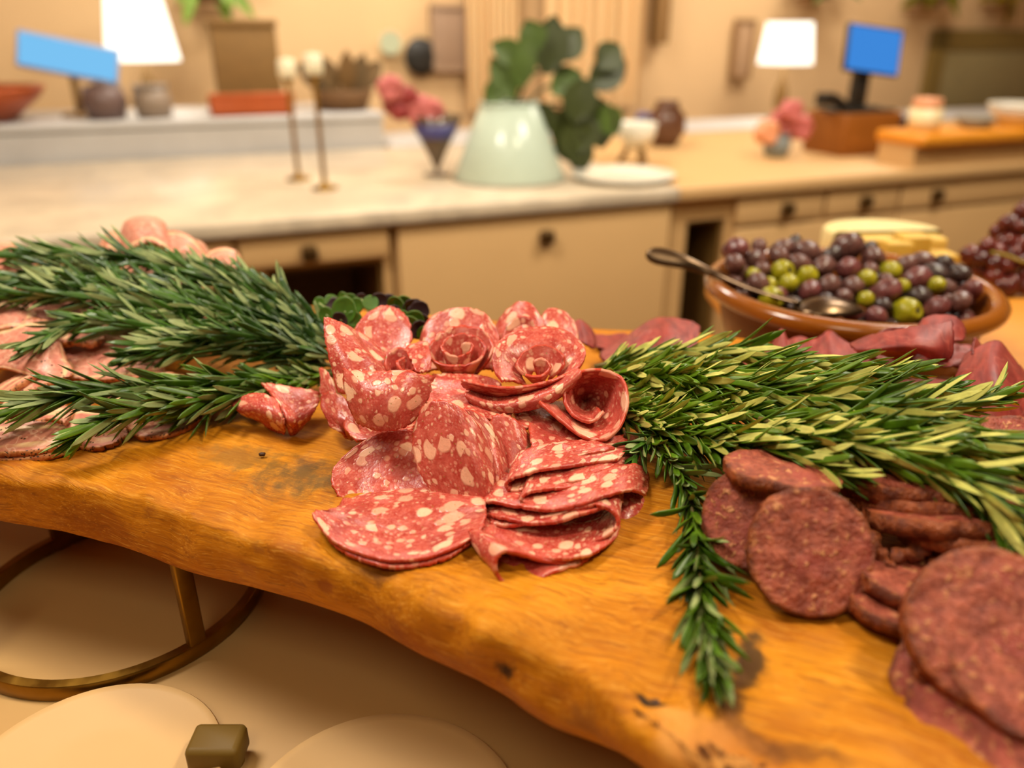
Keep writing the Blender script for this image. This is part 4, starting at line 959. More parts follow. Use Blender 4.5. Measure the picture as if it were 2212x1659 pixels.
for i, (x, y, d, k, r) in enumerate(spots):
    p = W3((x, y, d)) - sb
    U = V((1, rnd.uniform(-.5, .5), rnd.uniform(-.4, .4))).normalized(); W_ = V((rnd.uniform(-.3, .3), rnd.uniform(-.2, .8), 1)); W_ = (W_ - U * W_.dot(U)).normalized()
    o = slab('purple_leaf' if k else 'green_leaf', r, flat(p, U, W_, cup=rnd.uniform(20, 50) * (1 if k else .7), wav=.0012 if k else .0004, ph=i), .0006, M_p if k else M_g, 500 + i, ns=16, nt=10, rag=.12 if k else .05, par=sp)
for i in range(9):
    x, y, d, k, r = spots[(i * 3) % len(spots)]
    a = W3((x, y, d)) - sb; b = V((a.x * .5, a.y * .4 - .004, -.01))
    MB().tube(catmull([b, (a + b) / 2 + V((.004, 0, .004)), a], 5), .0007, 6).build('stalk', M_ss, sp)
# ================================================================== second board with bowl, cheese and grapes
BC = V((.316, .712, 0)); BRr = .1315; ZR = CZ - .2128; Z2 = ZR - .07
t = NT('honey_wood'); oc = t.coord(); n = t.noise(t.mapping(oc, sc=(3, 40, 40)), 4, 4)
M_w2 = t.bsdf(t.mix(n, lin((176, 108, 26)), lin((222, 152, 52))), .4)
b2 = thing('footed_wooden_board', (.58, .80, Z2 - .034), 'honey coloured footed board behind, carrying the olive bowl and grapes', 'serving board')
MB().box((0, 0, .017), (.66, .38, .034), b=.012).build('plank', M_w2, b2)
for sx in (-1, 1):
    for sy in (-1, 1):
        MB().lathe([(.016, ZT - (Z2 - .034)), (.018, ZT - (Z2 - .034) + .006), (.014, -.004), (.014, 0)], 20, (sx * .27, sy * .14, 0)).build('foot', M_w2, b2)
t = NT('glazed_terracotta'); n = t.noise(t.coord(), 40, 4); n2 = t.noise(t.coord(), 7, 2)
M_tc = t.bsdf(t.mix(n2, lin((112, 58, 12)), lin((152, 86, 20))), t.ss(n, .3, .8, .14, .26), t.bump(n, .0004, .4), spec=.5, coat=.25)
t = NT('terracotta_wall'); n = t.noise(t.coord(), 40, 4); n2 = t.noise(t.coord(), 7, 2)
M_tw = t.bsdf(t.mix(n2, lin((106, 54, 8)), lin((138, 74, 12))), t.ss(n, .3, .8, .4, .55), t.bump(n, .0004, .4), spec=.25)
bw = thing('terracotta_bowl', V((BC.x, BC.y, Z2)), 'round glazed terracotta bowl full of olives', 'bowl')
R = BRr
MB().lathe([(.001, .004), (.092, .002), (.098, .0), (.104, .006), (.113, .030), (.118, .050), (.1195, .056), (R - .003, .058), (R, .062), (R, .067), (R - .004, .071), (R - .010, .0715), (R - .0145, .068), (R - .016, .060), (.107, .030), (.096, .014), (.06, .010), (.001, .010)], 96, wob=.012, seed=2, caps=False).build('body', M_tw, bw)
MB().lathe([(R - .0145, .068), (R - .011, .0722), (R - .004, .0718), (R + .0012, .066), (R + .0006, .061), (R - .004, .0575)], 96, wob=.012, seed=2, caps=False).build('rim', M_tc, bw)
# ---- olives
def olivemat(name, a, b, rough=.24):
    t = NT(name); n = t.noise(t.coord(), 55, 3); n2 = t.noise(t.coord(), 240, 2)
    return t.bsdf(t.mix(t.ss(n, .3, .7), lin(a), lin(b)), t.ss(n2, .3, .7, rough, rough + .16), t.bump(n, .0012, .5), spec=.5, sss=.08, sssr=.003)
M_op = [olivemat('olive_purple', (70, 42, 40), (116, 76, 68)), olivemat('olive_plum', (76, 38, 40), (126, 68, 66)), olivemat('olive_black', (38, 26, 28), (72, 52, 48))]
M_og = olivemat('olive_green', (126, 124, 14), (172, 160, 30), .22)
M_pit = plain('olive_hole', (62, 54, 10), .6)
P_ = [(545, 350, 72, 1), (660, 335, 78, 0), (760, 350, 52, 0), (895, 255, 42, 2), (860, 310, 58, 0), (885, 372, 62, 0), (990, 332, 72, 0), (1085, 315, 52, 2), (1195, 300, 86, 0), (1105, 388, 64, 0), (1200, 415, 66, 1), (1345, 350, 70, 0), (1545, 412, 58, 0), (1620, 395, 56, 0), (1600, 472, 70, 1), (1720, 462, 68, 2), (1765, 400, 54, 2), (1805, 500, 52, 0), (1642, 545, 68, 2), (1855, 495, 48, 2), (1400, 520, 74, 1), (1090, 482, 62, 0), (930, 515, 60, 1), (1215, 490, 62, 0), (1372, 642, 66, 1), (1680, 622, 64, 1), (1890, 580, 60, 1), (620, 500, 60, 0), (572, 402, 62, 0), (450, 440, 58, 0), (505, 478, 52, 0), (840, 598, 64, 2), (1225, 662, 46, 1), (1290, 300, 44, 2), (1480, 480, 44, 0), (1900, 440, 46, 2), (720, 420, 44, 0), (1000, 560, 52, 2), (1450, 590, 46, 2), (1180, 560, 50, 0), (690, 275, 46, 0), (610, 300, 50, 1), (1775, 560, 50, 0), (1330, 415, 48, 0), (780, 560, 48, 1), (1955, 540, 56, 1), (1820, 640, 62, 0), (1905, 640, 52, 1), (1960, 600, 50, 0), (1760, 640, 46, 2), (1930, 490, 48, 0), (480, 520, 50, 0), (560, 560, 50, 2)]
G_ = [(805, 425, 68, 1), (690, 552, 72, 1), (992, 452, 62, 0), (1305, 465, 56, 0), (1455, 412, 60, 0), (872, 492, 56, 0), (660, 440, 46, 0), (765, 492, 48, 0), (1530, 600, 84, 1), (1752, 552, 50, 0), (1370, 600, 50, 0), (1012, 630, 52, 0), (1530, 485, 46, 0)]
def opos(zx, zy):
    px, py = 1380 + .376 * zx, 430 + .376 * zy
    hz = ZR + .020 - .036 * min(1, max(0, (py - 530) / 145))
    p = atz(px, py, hz)
    d = V((p.x - BC.x, p.y - BC.y, 0))
    if d.length > .108: d = d.normalized() * .108; p = V((BC.x + d.x, BC.y + d.y, p.z))
    return p, px, py
protoP, protoG = [], []
def mk_olive(kind, M, name='olive'):
    o = bpy.data.objects.new(name, None)
    return o
items = [(*opos(x, y), r, 'p', c) for x, y, r, c in P_] + [(*opos(x, y), r, 'g', c) for x, y, r, c in G_]
# push apart
pts = [it[0].copy() for it in items]; rad = [it[3] * .376 / F * (it[0].y * CP + .21 * SP) * 1.04 for it in items]
for _ in range(60):
    for i in range(len(pts)):
        for j in range(i + 1, len(pts)):
            d = pts[j] - pts[i]; m = (rad[i] + rad[j]) * 1.02
            if 1e-6 < d.length < m:
                k = d.normalized() * ((m - d.length) * .25); pts[i] -= k; pts[j] += k
    for p in pts:
        d = V((p.x - BC.x, p.y - BC.y, 0)); lim = .1165 - .010 - max(0, (ZR - p.z)) * .25
        if d.length > lim: d = d.normalized() * lim; p.x, p.y = BC.x + d.x, BC.y + d.y
order = lambda k: sorted([i for i in range(len(items)) if items[i][4] == k], key=lambda i: items[i][2])
def row_labels(idx, rows, word):
    out = {}; n = len(idx); per = math.ceil(n / len(rows)); nth = ['first', 'second', 'third', 'fourth', 'fifth', 'sixth', 'seventh', 'eighth', 'ninth', 'tenth', 'eleventh', 'twelfth', 'thirteenth', 'fourteenth']
    for r, nm in enumerate(rows):
        seg = sorted(idx[r * per:(r + 1) * per], key=lambda i: items[i][1])
        for q, i in enumerate(seg): out[i] = f'{word} olive {nm}, {nth[q]} counted from the spoon handle'
    return out
LB = row_labels(order('p'), ['in the row at the far rim', 'in the row behind the middle', 'in the middle row', 'in the row before the middle', 'in the row at the front rim'], 'purple')
LB.update(row_labels(order('g'), ['in the far half of the bowl', 'in the near half of the bowl'], 'green'))
rnd = random.Random(3)
def olive_mesh(kind, elong, seed):
    return MB().ell((0, 0, 0), (1, 1, elong), None, 18, 12, .10, seed)
for i, it in enumerate(items):
    p, r = pts[i], rad[i]; hole = it[4] == 'g' and it[5] == 1
    o = thing('olive', p, LB[i], 'olive', 'olives in the terracotta bowl')
    el = rnd.uniform(1.1, 1.42) if it[4] == 'p' else rnd.uniform(.98, 1.14)
    ax_ = V((rnd.uniform(-1, 1), rnd.uniform(-1, .4), rnd.uniform(-.3, .7))) if not hole else V((.45, -.75, .30))
    q = ax_.to_track_quat('Z', 'Y').to_matrix().to_4x4()
    mat = M_og if it[4] == 'g' else M_op[it[5]]
    mb = MB().ell((0, 0, 0), (r * .93, r * .93, r * .93 * el), q, 20, 14, .09, i)
    if hole:
        for v in mb.v:
            l = q.inverted() @ v; a = math.hypot(l.x, l.y)
            if l.z > 0 and a < r * .34: v -= (q @ V((0, 0, r * .42 * (1 - a / (r * .34)))))
    mb.build('flesh', mat, o)
    if hole: MB().ell(q @ V((0, 0, r * el * .66)), (r * .24, r * .24, r * .20), q, 14, 8).build('hole', M_pit, o)
# lower layer, mostly covered
k = 0; low = []
while len(low) < 46 and k < 4000:
    k += 1; a, d = rnd.uniform(0, 2 * PI), math.sqrt(rnd.random()) * .098
    z = ZR - .026 + (.014 * (math.sin(a)) * d / .1) - rnd.uniform(0, .006); p = V((BC.x + d * math.cos(a), BC.y + d * math.sin(a), z))
    if all((p - x).length > .0175 for x in low): low.append(p)
lo0 = None
for i, p in enumerate(low):
    lb = 'olive of the covered lower layer inside the terracotta bowl'
    if lo0 is None:
        lo0 = thing('olive', p, lb, 'olive', 'covered olives in the terracotta bowl'); MB().ell((0, 0, 0), (.0105, .0105, .0125), None, 14, 9, .08, 4).build('flesh', M_op[2], lo0)
    else: dup(lo0, p, lb, rot=(rnd.uniform(0, 3), rnd.uniform(0, 3), 0))
# ---- spoon
t = NT('dark_steel'); n = t.noise(t.coord(), 50, 2)
M_steel = t.bsdf(t.mix(n, lin((62, 48, 36)), lin((112, 92, 72))), .28, metal=1.0)
pe = W3((1396, 548, .735)); pr = V((BC.x - BRr + .004, BC.y + .004, ZR + .0075)); pn = W3((1725, 655, .655)); pb = W3((1800, 655, .652))
so = thing('serving_spoon', pr, 'dark steel serving spoon leaning over the rim of the olive bowl', 'spoon')
Pp = catmull([pe, pe.lerp(pr, .5) + V((0, 0, .0025)), pr, pr.lerp(pn, .5) + V((0, 0, -.002)), pn], 10)
wd = [.004, .0085, .0105, .0115, .012, .012, .0118, .0115, .011, .0105, .010, .0095, .009, .0085, .008, .0075, .007, .0065, .006, .0056, .0052, .005, .0048, .0046] + [.0044] * 30
MB().tube([p - so.location for p in Pp], [.0022] * len(Pp), 12).v
hb = MB(); 
for i, p in enumerate(Pp):
    T = (Pp[min(i + 1, len(Pp) - 1)] - Pp[max(i - 1, 0)]).normalized(); S = T.cross(Z).normalized(); N = S.cross(T)
    q_ = -math.radians(58 * (1 if i < 20 else max(.3, 1 - (i - 20) / 14))); S, N = S * math.cos(q_) + N * math.sin(q_), N * math.cos(q_) - S * math.sin(q_)
    w = wd[min(i, len(wd) - 1)] * .72
    hb.v += [p - so.location + S * (w * math.cos(a)) + N * (.0022 * math.sin(a)) for a in [2 * PI * q / 12 for q in range(12)]]
n_ = len(Pp); hb.f = [(k * 12 + i, k * 12 + (i + 1) % 12, (k + 1) * 12 + (i + 1) % 12, (k + 1) * 12 + i) for k in range(n_ - 1) for i in range(12)] + [tuple(range(12))[::-1], tuple((n_ - 1) * 12 + i for i in range(12))]
hb.build('handle', M_steel, so)
T = (pb - pn); T.z = 0; T.normalize(); S = V((-T.y, T.x, 0))
vs, fs = [], []
for layer in (0, 1):
    for j in range(9):
        for i in range(24):
            a = 2 * PI * i / 24; rr = (j / 8)
            x, y = rr * math.cos(a) * .030, rr * math.sin(a) * .019 * (1 - .22 * math.cos(a))
            z = .010 * (1 - rr * rr) - layer * .0014
            vs.append(pn + T * (.026 + x) + S * y + V((0, 0, z - .004)) - so.location)
for j in range(8):
    for i in range(24):
        q = (i + 1) % 24; a, b, c, d = j * 24 + i, j * 24 + q, (j + 1) * 24 + q, (j + 1) * 24 + i
        fs.append((a, d, c, b)); fs.append((216 + a, 216 + b, 216 + c, 216 + d))
fs += [(192 + i, 216 + 192 + i, 216 + 192 + (i + 1) % 24, 192 + (i + 1) % 24) for i in range(24)]
link('scoop', vs, fs, M_steel, so, loc=V((0, 0, 0)))
# ---- cheese
t = NT('cheese_rind'); n = t.noise(t.coord(), 90, 4); M_rind = t.bsdf(t.mix(n, lin((206, 182, 118)), lin((232, 214, 158))), .6, t.bump(n, .0006), sss=.2)
t = NT('cheese_paste'); n = t.noise(t.coord(), 70, 3); M_paste = t.bsdf(t.mix(t.ss(n, .55, .7), lin((214, 176, 84)), lin((170, 128, 44))), .5, t.bump(n, .0008), sss=.25)
M_yel = plain('cheese_yellow', (206, 166, 66), .5, var=.1, scale=60, sss=.25)
cp = W3((1905, 500, .955)); wh = cp.z - Z2 + .004
ch = thing('soft_cheese_wedge', V((cp.x, cp.y, Z2)), 'pale rinded wedge of soft cheese standing behind the olive bowl', 'cheese')
mb = MB(); n_ = 40; rr = .070; vs = []; 
for z in (0, .004, wh - .004, wh):
    k = 1 if .003 < z < wh - .003 else .95
    for i in range(n_): a = -.15 + (PI + .5) * i / (n_ - 1); vs.append((rr * k * math.cos(a), rr * k * math.sin(a) * .8, z))
mb.add(vs, [(k * n_ + i, k * n_ + i + 1, (k + 1) * n_ + i + 1, (k + 1) * n_ + i) for k in range(3) for i in range(n_ - 1)] + [tuple(range(n_))[::-1], tuple(3 * n_ + i for i in range(n_))])
mb.build('rind', M_rind, ch)
y0 = math.sin(-.15) * rr * .8
MB().box((.002, y0 - .012, wh / 2 - .001), (rr * 1.82, .030, wh - .006), b=.005).build('paste', M_paste, ch)
for (px, py, Y_, s, lb) in ((1972, 506, .885, .026, 'yellow cheese cube standing highest beside the soft cheese wedge'), (1938, 520, .872, .022, 'yellow cheese cube between the olive bowl and the soft wedge'), (2030, 545, .875, .026, 'flat yellow piece of cheese lying next to the grapes')):
    p = W3((px, py, Y_)); h_ = p.z - Z2
    c = MB().box((p.x, p.y, Z2 + h_ / 2), (s * 1.3, s * 1.1, h_), b=.003)
    for v in c.v: v += V((mn.noise(v * 90) * .003, mn.noise(v * 90 + V((4, 0, 0))) * .003, 0))
    tag(c.build('cheese_cube', M_yel), lb, 'cheese', 'yellow cheese pieces')
# ---- grapes
t = NT('red_grape'); n = t.noise(t.coord(), 60, 3); M_gr = t.bsdf(t.mix(t.ss(n, .3, .7), lin((62, 24, 22)), lin((112, 46, 38))), .2, sss=.2, sssr=.006, spec=.5)
M_gs = plain('grape_stalk', (150, 130, 40), .6)
gb = W3((2165, 600, .93)); gb.z = Z2
go = thing('grape_bunch', gb, 'bunch of dark red grapes on the honey coloured board beside the bowl', 'grapes')
GP = [(2207, 458, .955), (2179, 483, .945), (2203, 490, .935), (2173, 522, .935), (2205, 527, .925), (2132, 530, .925), (2096, 550, .92), (2120, 560, .91), (2147, 569, .905), (2177, 577, .905), (2205, 565, .905), (2147, 597, .90), (2163, 620, .895), (2189, 608, .89), (2174, 636, .89), (2120, 585, .915), (2230, 500, .94), (2235, 545, .92), (2215, 595, .90), (2230, 620, .90), (2240, 470, .95), (2205, 640, .89), (2155, 545, .925), (2190, 550, .92), (2102, 575, .93), (2160, 500, .96), (2190, 510, .955), (2225, 440, .965), (2250, 580, .92)]
for i, g in enumerate(GP):
    p = W3(g); p.z = max(p.z, Z2 + .011); r = .0102 * (1 + .15 * math.sin(i * 2.3))
    MB().ell(p - gb, (r, r, r * 1.14), Matrix.Rotation(i * 1.1, 4, 'X') @ Matrix.Rotation(i * .7, 4, 'Y'), 16, 11, .03, i).build('grape', M_gr, go)
MB().tube(catmull([W3((2140, 545, .915)) - gb, W3((2175, 552, .90)) - gb, W3((2212, 566, .892)) - gb, W3((2250, 560, .90)) - gb], 6), .0018, 8).build('stalk', M_gs, go)
# ================================================================== kitchen behind
M_cab = plain('cabinet_paint', (206, 166, 112), .45, var=.03, scale=6)
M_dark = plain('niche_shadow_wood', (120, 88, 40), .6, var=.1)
M_knob = plain('bronze_knob', (96, 72, 40), .35, metal=.8)
t = NT('marble'); n = t.noise(t.coord(), 5, 5, .6, 1.2)
M_marble = t.bsdf(t.mix(t.ss(n, .35, .62), lin((214, 196, 168)), lin((190, 174, 150))), .3)
t = NT('grey_stone'); n = t.noise(t.coord(), 7, 4)
M_stone = t.bsdf(t.mix(n, lin((172, 168, 164)), lin((200, 198, 196))), .4)
M_white = plain('white_china', (238, 232, 214), .2, var=.02)
M_black = plain('black_plastic', (36, 32, 26), .4)
M_brown = plain('brown_box_wood', (146, 84, 20), .5, var=.12, scale=8)
M_copper = plain('copper_red', (176, 84, 38), .35, var=.1, metal=.3)
M_olive = plain('olive_brown', (132, 98, 48), .7, var=.1)
M_greenl = plain('plant_green', (82, 104, 40), .5, var=.25, scale=20)
M_greend = plain('plant_dark_green', (62, 70, 24), .5, var=.25, scale=20)
M_pink = plain('petal_pink', (206, 112, 106), .5, var=.12)
M_rose = plain('petal_red', (150, 52, 50), .5, var=.12)
M_peach = plain('petal_peach', (232, 160, 116), .5)
def emis(name, c, s):
    t = NT(name); e = t.n('ShaderNodeEmission'); e.inputs[0].default_value = lin(c); e.inputs[1].default_value = s; t.l(e.outputs[0], t.out.inputs[0]); return t.m
M_shade = emis('lamp_glow', (255, 246, 226), 2.6)
M_screen = emis('screen_blue', (70, 150, 240), 1.0)
M_screen2 = emis('display_light_blue', (130, 205, 255), 1.1)
Mz = lambda u, v, z: Matrix.Translation(K(u, v, z)) @ Matrix.Rotation(KA, 4, 'Z')
def kthing(name, u, v, z, label, cat, group=None):
    return thing(name, K(u, v, z), label, cat, group, KA)
def spotk(px, py, z):
    """kitchen coordinates (u, v) of the point at height z seen at the pixel, and metres per pixel there"""
    p = atz(px, py, z); q = p - K0
    d = ray(px, py); return q.dot(KU), q.dot(KV), (p.y * CP + (CZ - z) * SP) / F
def hz(px, py, u, v):
    """height at which the pixel row py is met above the place u, v"""
    p = K(u, v, 0); r = ray(px, py); k = math.hypot(p.x, p.y) / math.hypot(r.x, r.y); return CZ + r.z * k
ZW = .91
VL = spotk(350, 342, ZW)[1]
uA = kv(850, 520, 0)[0]; uB = kv(1456, 480, 0)[0]; u0, u3 = -1.9, 4.4
def cabinet(a, b, label, niche=None, drawers=(), knobs=(), panels=()):
    c = kthing('base_cabinet', (a + b) / 2, .3, 0, label, 'cabinet', 'cream base cabinets')
    m = (a + b) / 2; mb = MB(); DB = VL - .02
    def lb(x0, x1, y0, y1, z0, z1, q=None): (q or mb).box(((x0 + x1) / 2 - m, (y0 + y1) / 2 - .3, (z0 + z1) / 2), (x1 - x0, y1 - y0, z1 - z0))
    top = ZW - .0365
    if niche:
        x0, x1, z0, z1 = niche
        lb(a + .004, x0, .02, DB, .08, top); lb(x1, b - .004, .02, DB, .08, top); lb(x0, x1, .02, DB, z1, top); lb(x0, x1, .02, DB, .08, z0)
        dk = MB(); lb(x0, x1, .45, DB, z0, z1, dk); dk.build('niche_back', M_dark, c, False)
        for zz in (x0 + .006, x1 - .006): pass
        s1 = MB(); lb(x0, x0 + .01, .03, .45, z0, z1, s1); lb(x1 - .01, x1, .03, .45, z0, z1, s1); lb(x0 + .01, x1 - .01, .03, .45, z1 - .01, z1, s1); lb(x0 + .01, x1 - .01, .03, .45, z0, z0 + .01, s1)
        s1.build('niche_lining', M_dark, c, False)
    else: lb(a + .004, b - .004, .02, DB, .08, top)
    lb(a + .004, b - .004, .08, DB, 0, .08); mb.build('body', M_cab, c, False)
    for (nm, x0, x1, z0, z1, kn) in panels:
        d = MB(); d.box(((x0 + x1) / 2 - m, .009 - .3, (z0 + z1) / 2), (x1 - x0, .020, z1 - z0), b=.004); o = d.build(nm, M_cab, c)
        for (ku, kz) in kn:
            kz = min(kz, ZW - .085)
            MB().box((ku - m, -.012 - .3, kz), (.036, .024, .036), b=.006).build('knob', M_knob, o)
    return c
k1 = kv(665, 525, 0); k2 = kv(1178, 510, 0); k3 = kv(1700, 430, 0); k4 = kv(1870, 412, 0); k5 = kv(2025, 395, 0)
nz1 = kv(700, 578, 0)[1]; nx0, nx1 = kv(575, 600, 0)[0], kv(835, 600, 0)[0]
cabinet(u0, uA, 'cream cabinet with a wide top drawer over an open dark niche', (nx0, nx1, .10, nz1), panels=[('drawer', nx0 - .05, uA - .012, nz1 + .012, ZW - .045, [(k1[0], k1[1])]), ('drawer', u0 + .02, nx0 - .062, nz1 + .012, ZW - .045, [(u0 + .5, nz1 + .1)])])
cabinet(uA, uB, 'cream cabinet with one tall door and a square bronze knob', None, panels=[('door', uA + .012, uB - .012, .1, ZW - .045, [(k2[0], k2[1])])])
cx0, cx1 = kv(1485, 560, 0)[0], kv(1568, 560, 0)[0]; cz1 = kv(1530, 478, 0)[1]
cabinet(uB, u3, 'cream cabinet run with three drawer knobs beside a narrow dark gap', (cx0, cx1, .10, cz1), panels=[('drawer', cx1 + .02, (k3[0] + k4[0]) / 2 - .006, cz1 - .02, ZW - .045, [k3]), ('drawer', (k3[0] + k4[0]) / 2 + .006, (k4[0] + k5[0]) / 2 - .006, cz1 - .02, ZW - .045, [k4]), ('drawer', (k4[0] + k5[0]) / 2 + .006, u3 - .02, cz1 - .02, ZW - .045, [k5]), ('door', cx1 + .02, (k4[0] + k5[0]) / 2 - .006, .1, cz1 - .032, []), ('door', (k4[0] + k5[0]) / 2 + .006, u3 - .02, .1, cz1 - .032, [])])
tag(kbox(MB(), u0, uB + .0, -.02, VL, ZW - .035, ZW, .006).build('worktop', M_marble), 'pale marble worktop on the cabinets behind the salami', 'worktop')
tag(kbox(MB(), uB + .002, u3, -.02, VL, ZW - .035, ZW, .006).build('worktop', M_cab), 'tan worktop carrying the brown box with the blue screen', 'worktop')
# raised ledge at the back of the worktop
ZL = hz(350, 262, *spotk(350, 345, ZW)[:2])
ZL = max(ZW + .1, min(ZL, ZW + .22))
uL1 = kv(830, 300, VL + .01)[0]
rl = kthing('raised_ledge', (u0 + uL1) / 2, VL + .28, ZW - .035, 'long grey stone ledge raised behind the marble worktop', 'ledge')
MB().box((0, 0, (ZL - ZW + .035 - .03) / 2), (uL1 - u0, .52, ZL - ZW + .005)).build('upstand', M_stone, rl, False)
MB().box((0, 0, ZL - ZW + .035 - .0125), (uL1 - u0 + .01, .54, .025), b=.006).build('slab', M_stone, rl)
MB().box((0, 0, -(ZW - .035) / 2), (uL1 - u0, .50, ZW - .035)).build('base', M_cab, rl, False)
VA = .0; ur0 = kv(1985, 300, VA)[0]; ZR2 = hz(2100, 284, kv(2100, 284, VA)[0], VA)
rb = kthing('raised_bar', (ur0 + u3) / 2, VA + .075, ZW + .0005, 'raised bar with an orange wooden top standing on the end of the tan worktop', 'bar counter')
MB().box((0, 0, (ZR2 - .035 - ZW) / 2 + .0005), (u3 - ur0, .14, ZR2 - .035 - ZW)).build('front', M_cab, rb, False)
MB().box((0, -.01, ZR2 - .0175 - ZW), (u3 - ur0 + .02, .19, .035), b=.010).build('top', plain('orange_wood', (226, 146, 40), .35, var=.1, scale=6), rb)
ux0 = kv(1950, 300, VL + .01)[0]
um0, um1 = uL1 + .02, u3
bc = kthing('back_counter', (um0 + um1) / 2, VL + .20, 0, 'low pale back counter between the stone ledge and the bar', 'counter')
MB().box((0, 0, .44), (um1 - um0, .36, .88)).build('body', M_cab, bc, False); MB().box((0, 0, .90), (um1 - um0, .38, .035), b=.006).build('top', M_stone, bc)
ZB2 = .9175
# ---- things on the worktop
def put(name, px, py, z, label, cat, group=None):
    u, v, s = spotk(px, py, z); return kthing(name, u, v, z, label, cat, group), s
o, s = put('flared_pot', 1100, 385, ZW, 'big pale green flared ceramic pot on the marble worktop', 'pot')
M_teal = plain('celadon_glaze', (196, 212, 194), .2, var=.03)
MB().lathe([(.001, .002), (118 * s, 0), (120 * s, .006), (60 * s, 150 * s), (56 * s, 152 * s), (53 * s, 146 * s), (100 * s, .02), (.001, .012)], 48, caps=False).build('body', M_teal, o)
MB().lathe([(56 * s, 149 * s), (63 * s, 152 * s), (62 * s, 157 * s), (54 * s, 156 * s)], 48, caps=False).build('rim', M_teal, o)
MB().lathe([(112 * s, -.0005), (124 * s, .001), (122 * s, .006), (112 * s, .006)], 48, caps=False).build('foot', plain('pot_foot', (150, 140, 120), .5), o)
# trailing plant
po = o.location.copy(); pl = thing('trailing_plant', po + V((0, 0, 150 * s)), 'leafy dark green plant trailing out of the pale green pot', 'plant')
def pleaf(c, L, w, d, mat, par):
    d = V(d).normalized(); S = d.cross(V((.1, -1, .2))).normalized(); N = S.cross(d); vs, fs = [], []
    for layer in (0, 1):
        for k in range(8):
            q = k / 7; ww = w * math.sin(PI * min(1, q * .96 + .03)) ** .8
            for x in (-1, -.5, 0, .5, 1): vs.append(V(c) + d * (L * q) + S * (x * ww) + N * (.18 * w * abs(x) - .25 * L * q * q - layer * .002))
    for k in range(7):
        for x in range(4):
            a = k * 5 + x; fs.append((a, a + 1, a + 6, a + 5)); fs.append((40 + a, 40 + a + 5, 40 + a + 6, 40 + a + 1))
    return link('leaf', vs, fs, mat, par, loc=V((0, 0, 0)))
rnd = random.Random(12)
def pxyz(px, py, u, v): 
    a, zz = kv(px, py, v); return K(a, v, zz)
pv_ = (po - K0).dot(KV)
for (x, y, l, w, dx, dz, m) in [(1110, 215, 90, 26, -.5, .9, 0), (1120, 190, 100, 28, .1, 1, 0), (1180, 160, 110, 40, .1, 1, 1), (1200, 130, 90, 34, .5, .5, 1), (1160, 110, 60, 30, -.3, .8, 0), (1130, 130, 70, 26, -.6, .3, 0), (1095, 175, 60, 24, -.7, -.5, 0), (1170, 220, 70, 34, .1, -.9, 1), (1190, 200, 90, 36, .4, .2, 0),
      (1270, 190, 110, 36, .8, .5, 1), (1285, 210, 110, 40, .2, -1, 1), (1260, 170, 90, 38, -.3, -1, 1), (1290, 150, 80, 34, .7, .6, 1), (1240, 250, 100, 40, .1, -1, 1), (1250, 290, 90, 30, .2, -1, 1), (1225, 230, 90, 36, -.1, -1, 1), (1215, 270, 80, 30, .2, -1, 1), (1300, 230, 70, 30, .5, -.8, 0), (1275, 240, 90, 34, -.4, -.9, 1)]:
    p = pxyz(x, y, 0, pv_ - .02 - .03 * rnd.random()) - pl.location
    pleaf(p, l * s, w * s, KU * dx + V((0, 0, dz)) + KV * rnd.uniform(-.3, .1), M_greend if m else M_greenl, pl)
for (a, b) in (((1100, 240), (1180, 150)), ((1110, 240), (1240, 190)), ((1120, 240), (1270, 260))):
    p0, p2 = pxyz(*a, 0, pv_) - pl.location, pxyz(*b, 0, pv_ - .02) - pl.location
    MB().tube(catmull([p0 - V((0, 0, .03)), (p0 + p2) / 2 + V((0, 0, .03)), p2], 6), .004, 8).build('stem', M_greend, pl)
o, s = put('white_platter', 1345, 388, ZW, 'bright white platter lying at the corner of the marble worktop', 'platter')
MB().lathe([(.001, .004), (90 * s, .004), (108 * s, .014), (112 * s, .016), (110 * s, .019), (88 * s, .009), (.001, .009)], 48).build('dish', M_white, o); MB().lathe([(70 * s, 0), (74 * s, .0045), (80 * s, .0045), (78 * s, 0)], 40).build('foot', M_white, o)
o, s = put('conical_vase', 945, 378, ZW, 'dark conical glass vase with a blue band on the marble worktop', 'vase')
MB().lathe([(30 * s, 0), (31 * s, .003), (5 * s, .008), (5 * s, .02), (57 * s, 122 * s), (54 * s, 123 * s), (4 * s, .03)], 40).build('body', plain('smoky_glass', (98, 80, 62), .15), o)
MB().lathe([(36 * s, 78 * s), (50 * s, 108 * s), (51 * s, 108 * s), (37 * s, 78 * s)], 40, caps=False).build('band', plain('blue_band', (74, 70, 120), .3), o)
vz = o.location.copy()
for i, (x, y, r, m, lb) in enumerate([(868, 220, 42, M_rose, 'deep red flower hanging lowest over the side of the conical vase'), (905, 235, 36, M_pink, 'pink flower just above the rim of the conical vase'), (845, 190, 30, M_pink, 'pink flower highest in the conical vase'), (930, 238, 30, M_pink, 'small pink flower in the middle of the conical vase')]):
    vv = (vz - K0).dot(KV) - .01 * i; p = pxyz(x, y, 0, vv); f = thing('cut_flower', vz + V((0, 0, .03 + .004 * i)), lb, 'flower', 'flowers in the conical vase')
    l = p - f.location; pm = MB()
    for q in range(7):
        a = q * 2 * PI / 7; pm.ell(l + V((math.cos(a) * r * s * .5, -.3 * r * s * (q % 2), math.sin(a) * r * s * .42)), (r * s * .52, r * s * .3, r * s * .46), None, 10, 7)
    pm.build('blossom', m, f); MB().tube(catmull([V((0, 0, 0)), l * .6 + V((0, 0, .02)), l], 6), .003, 7).build('stem', M_greend, f)
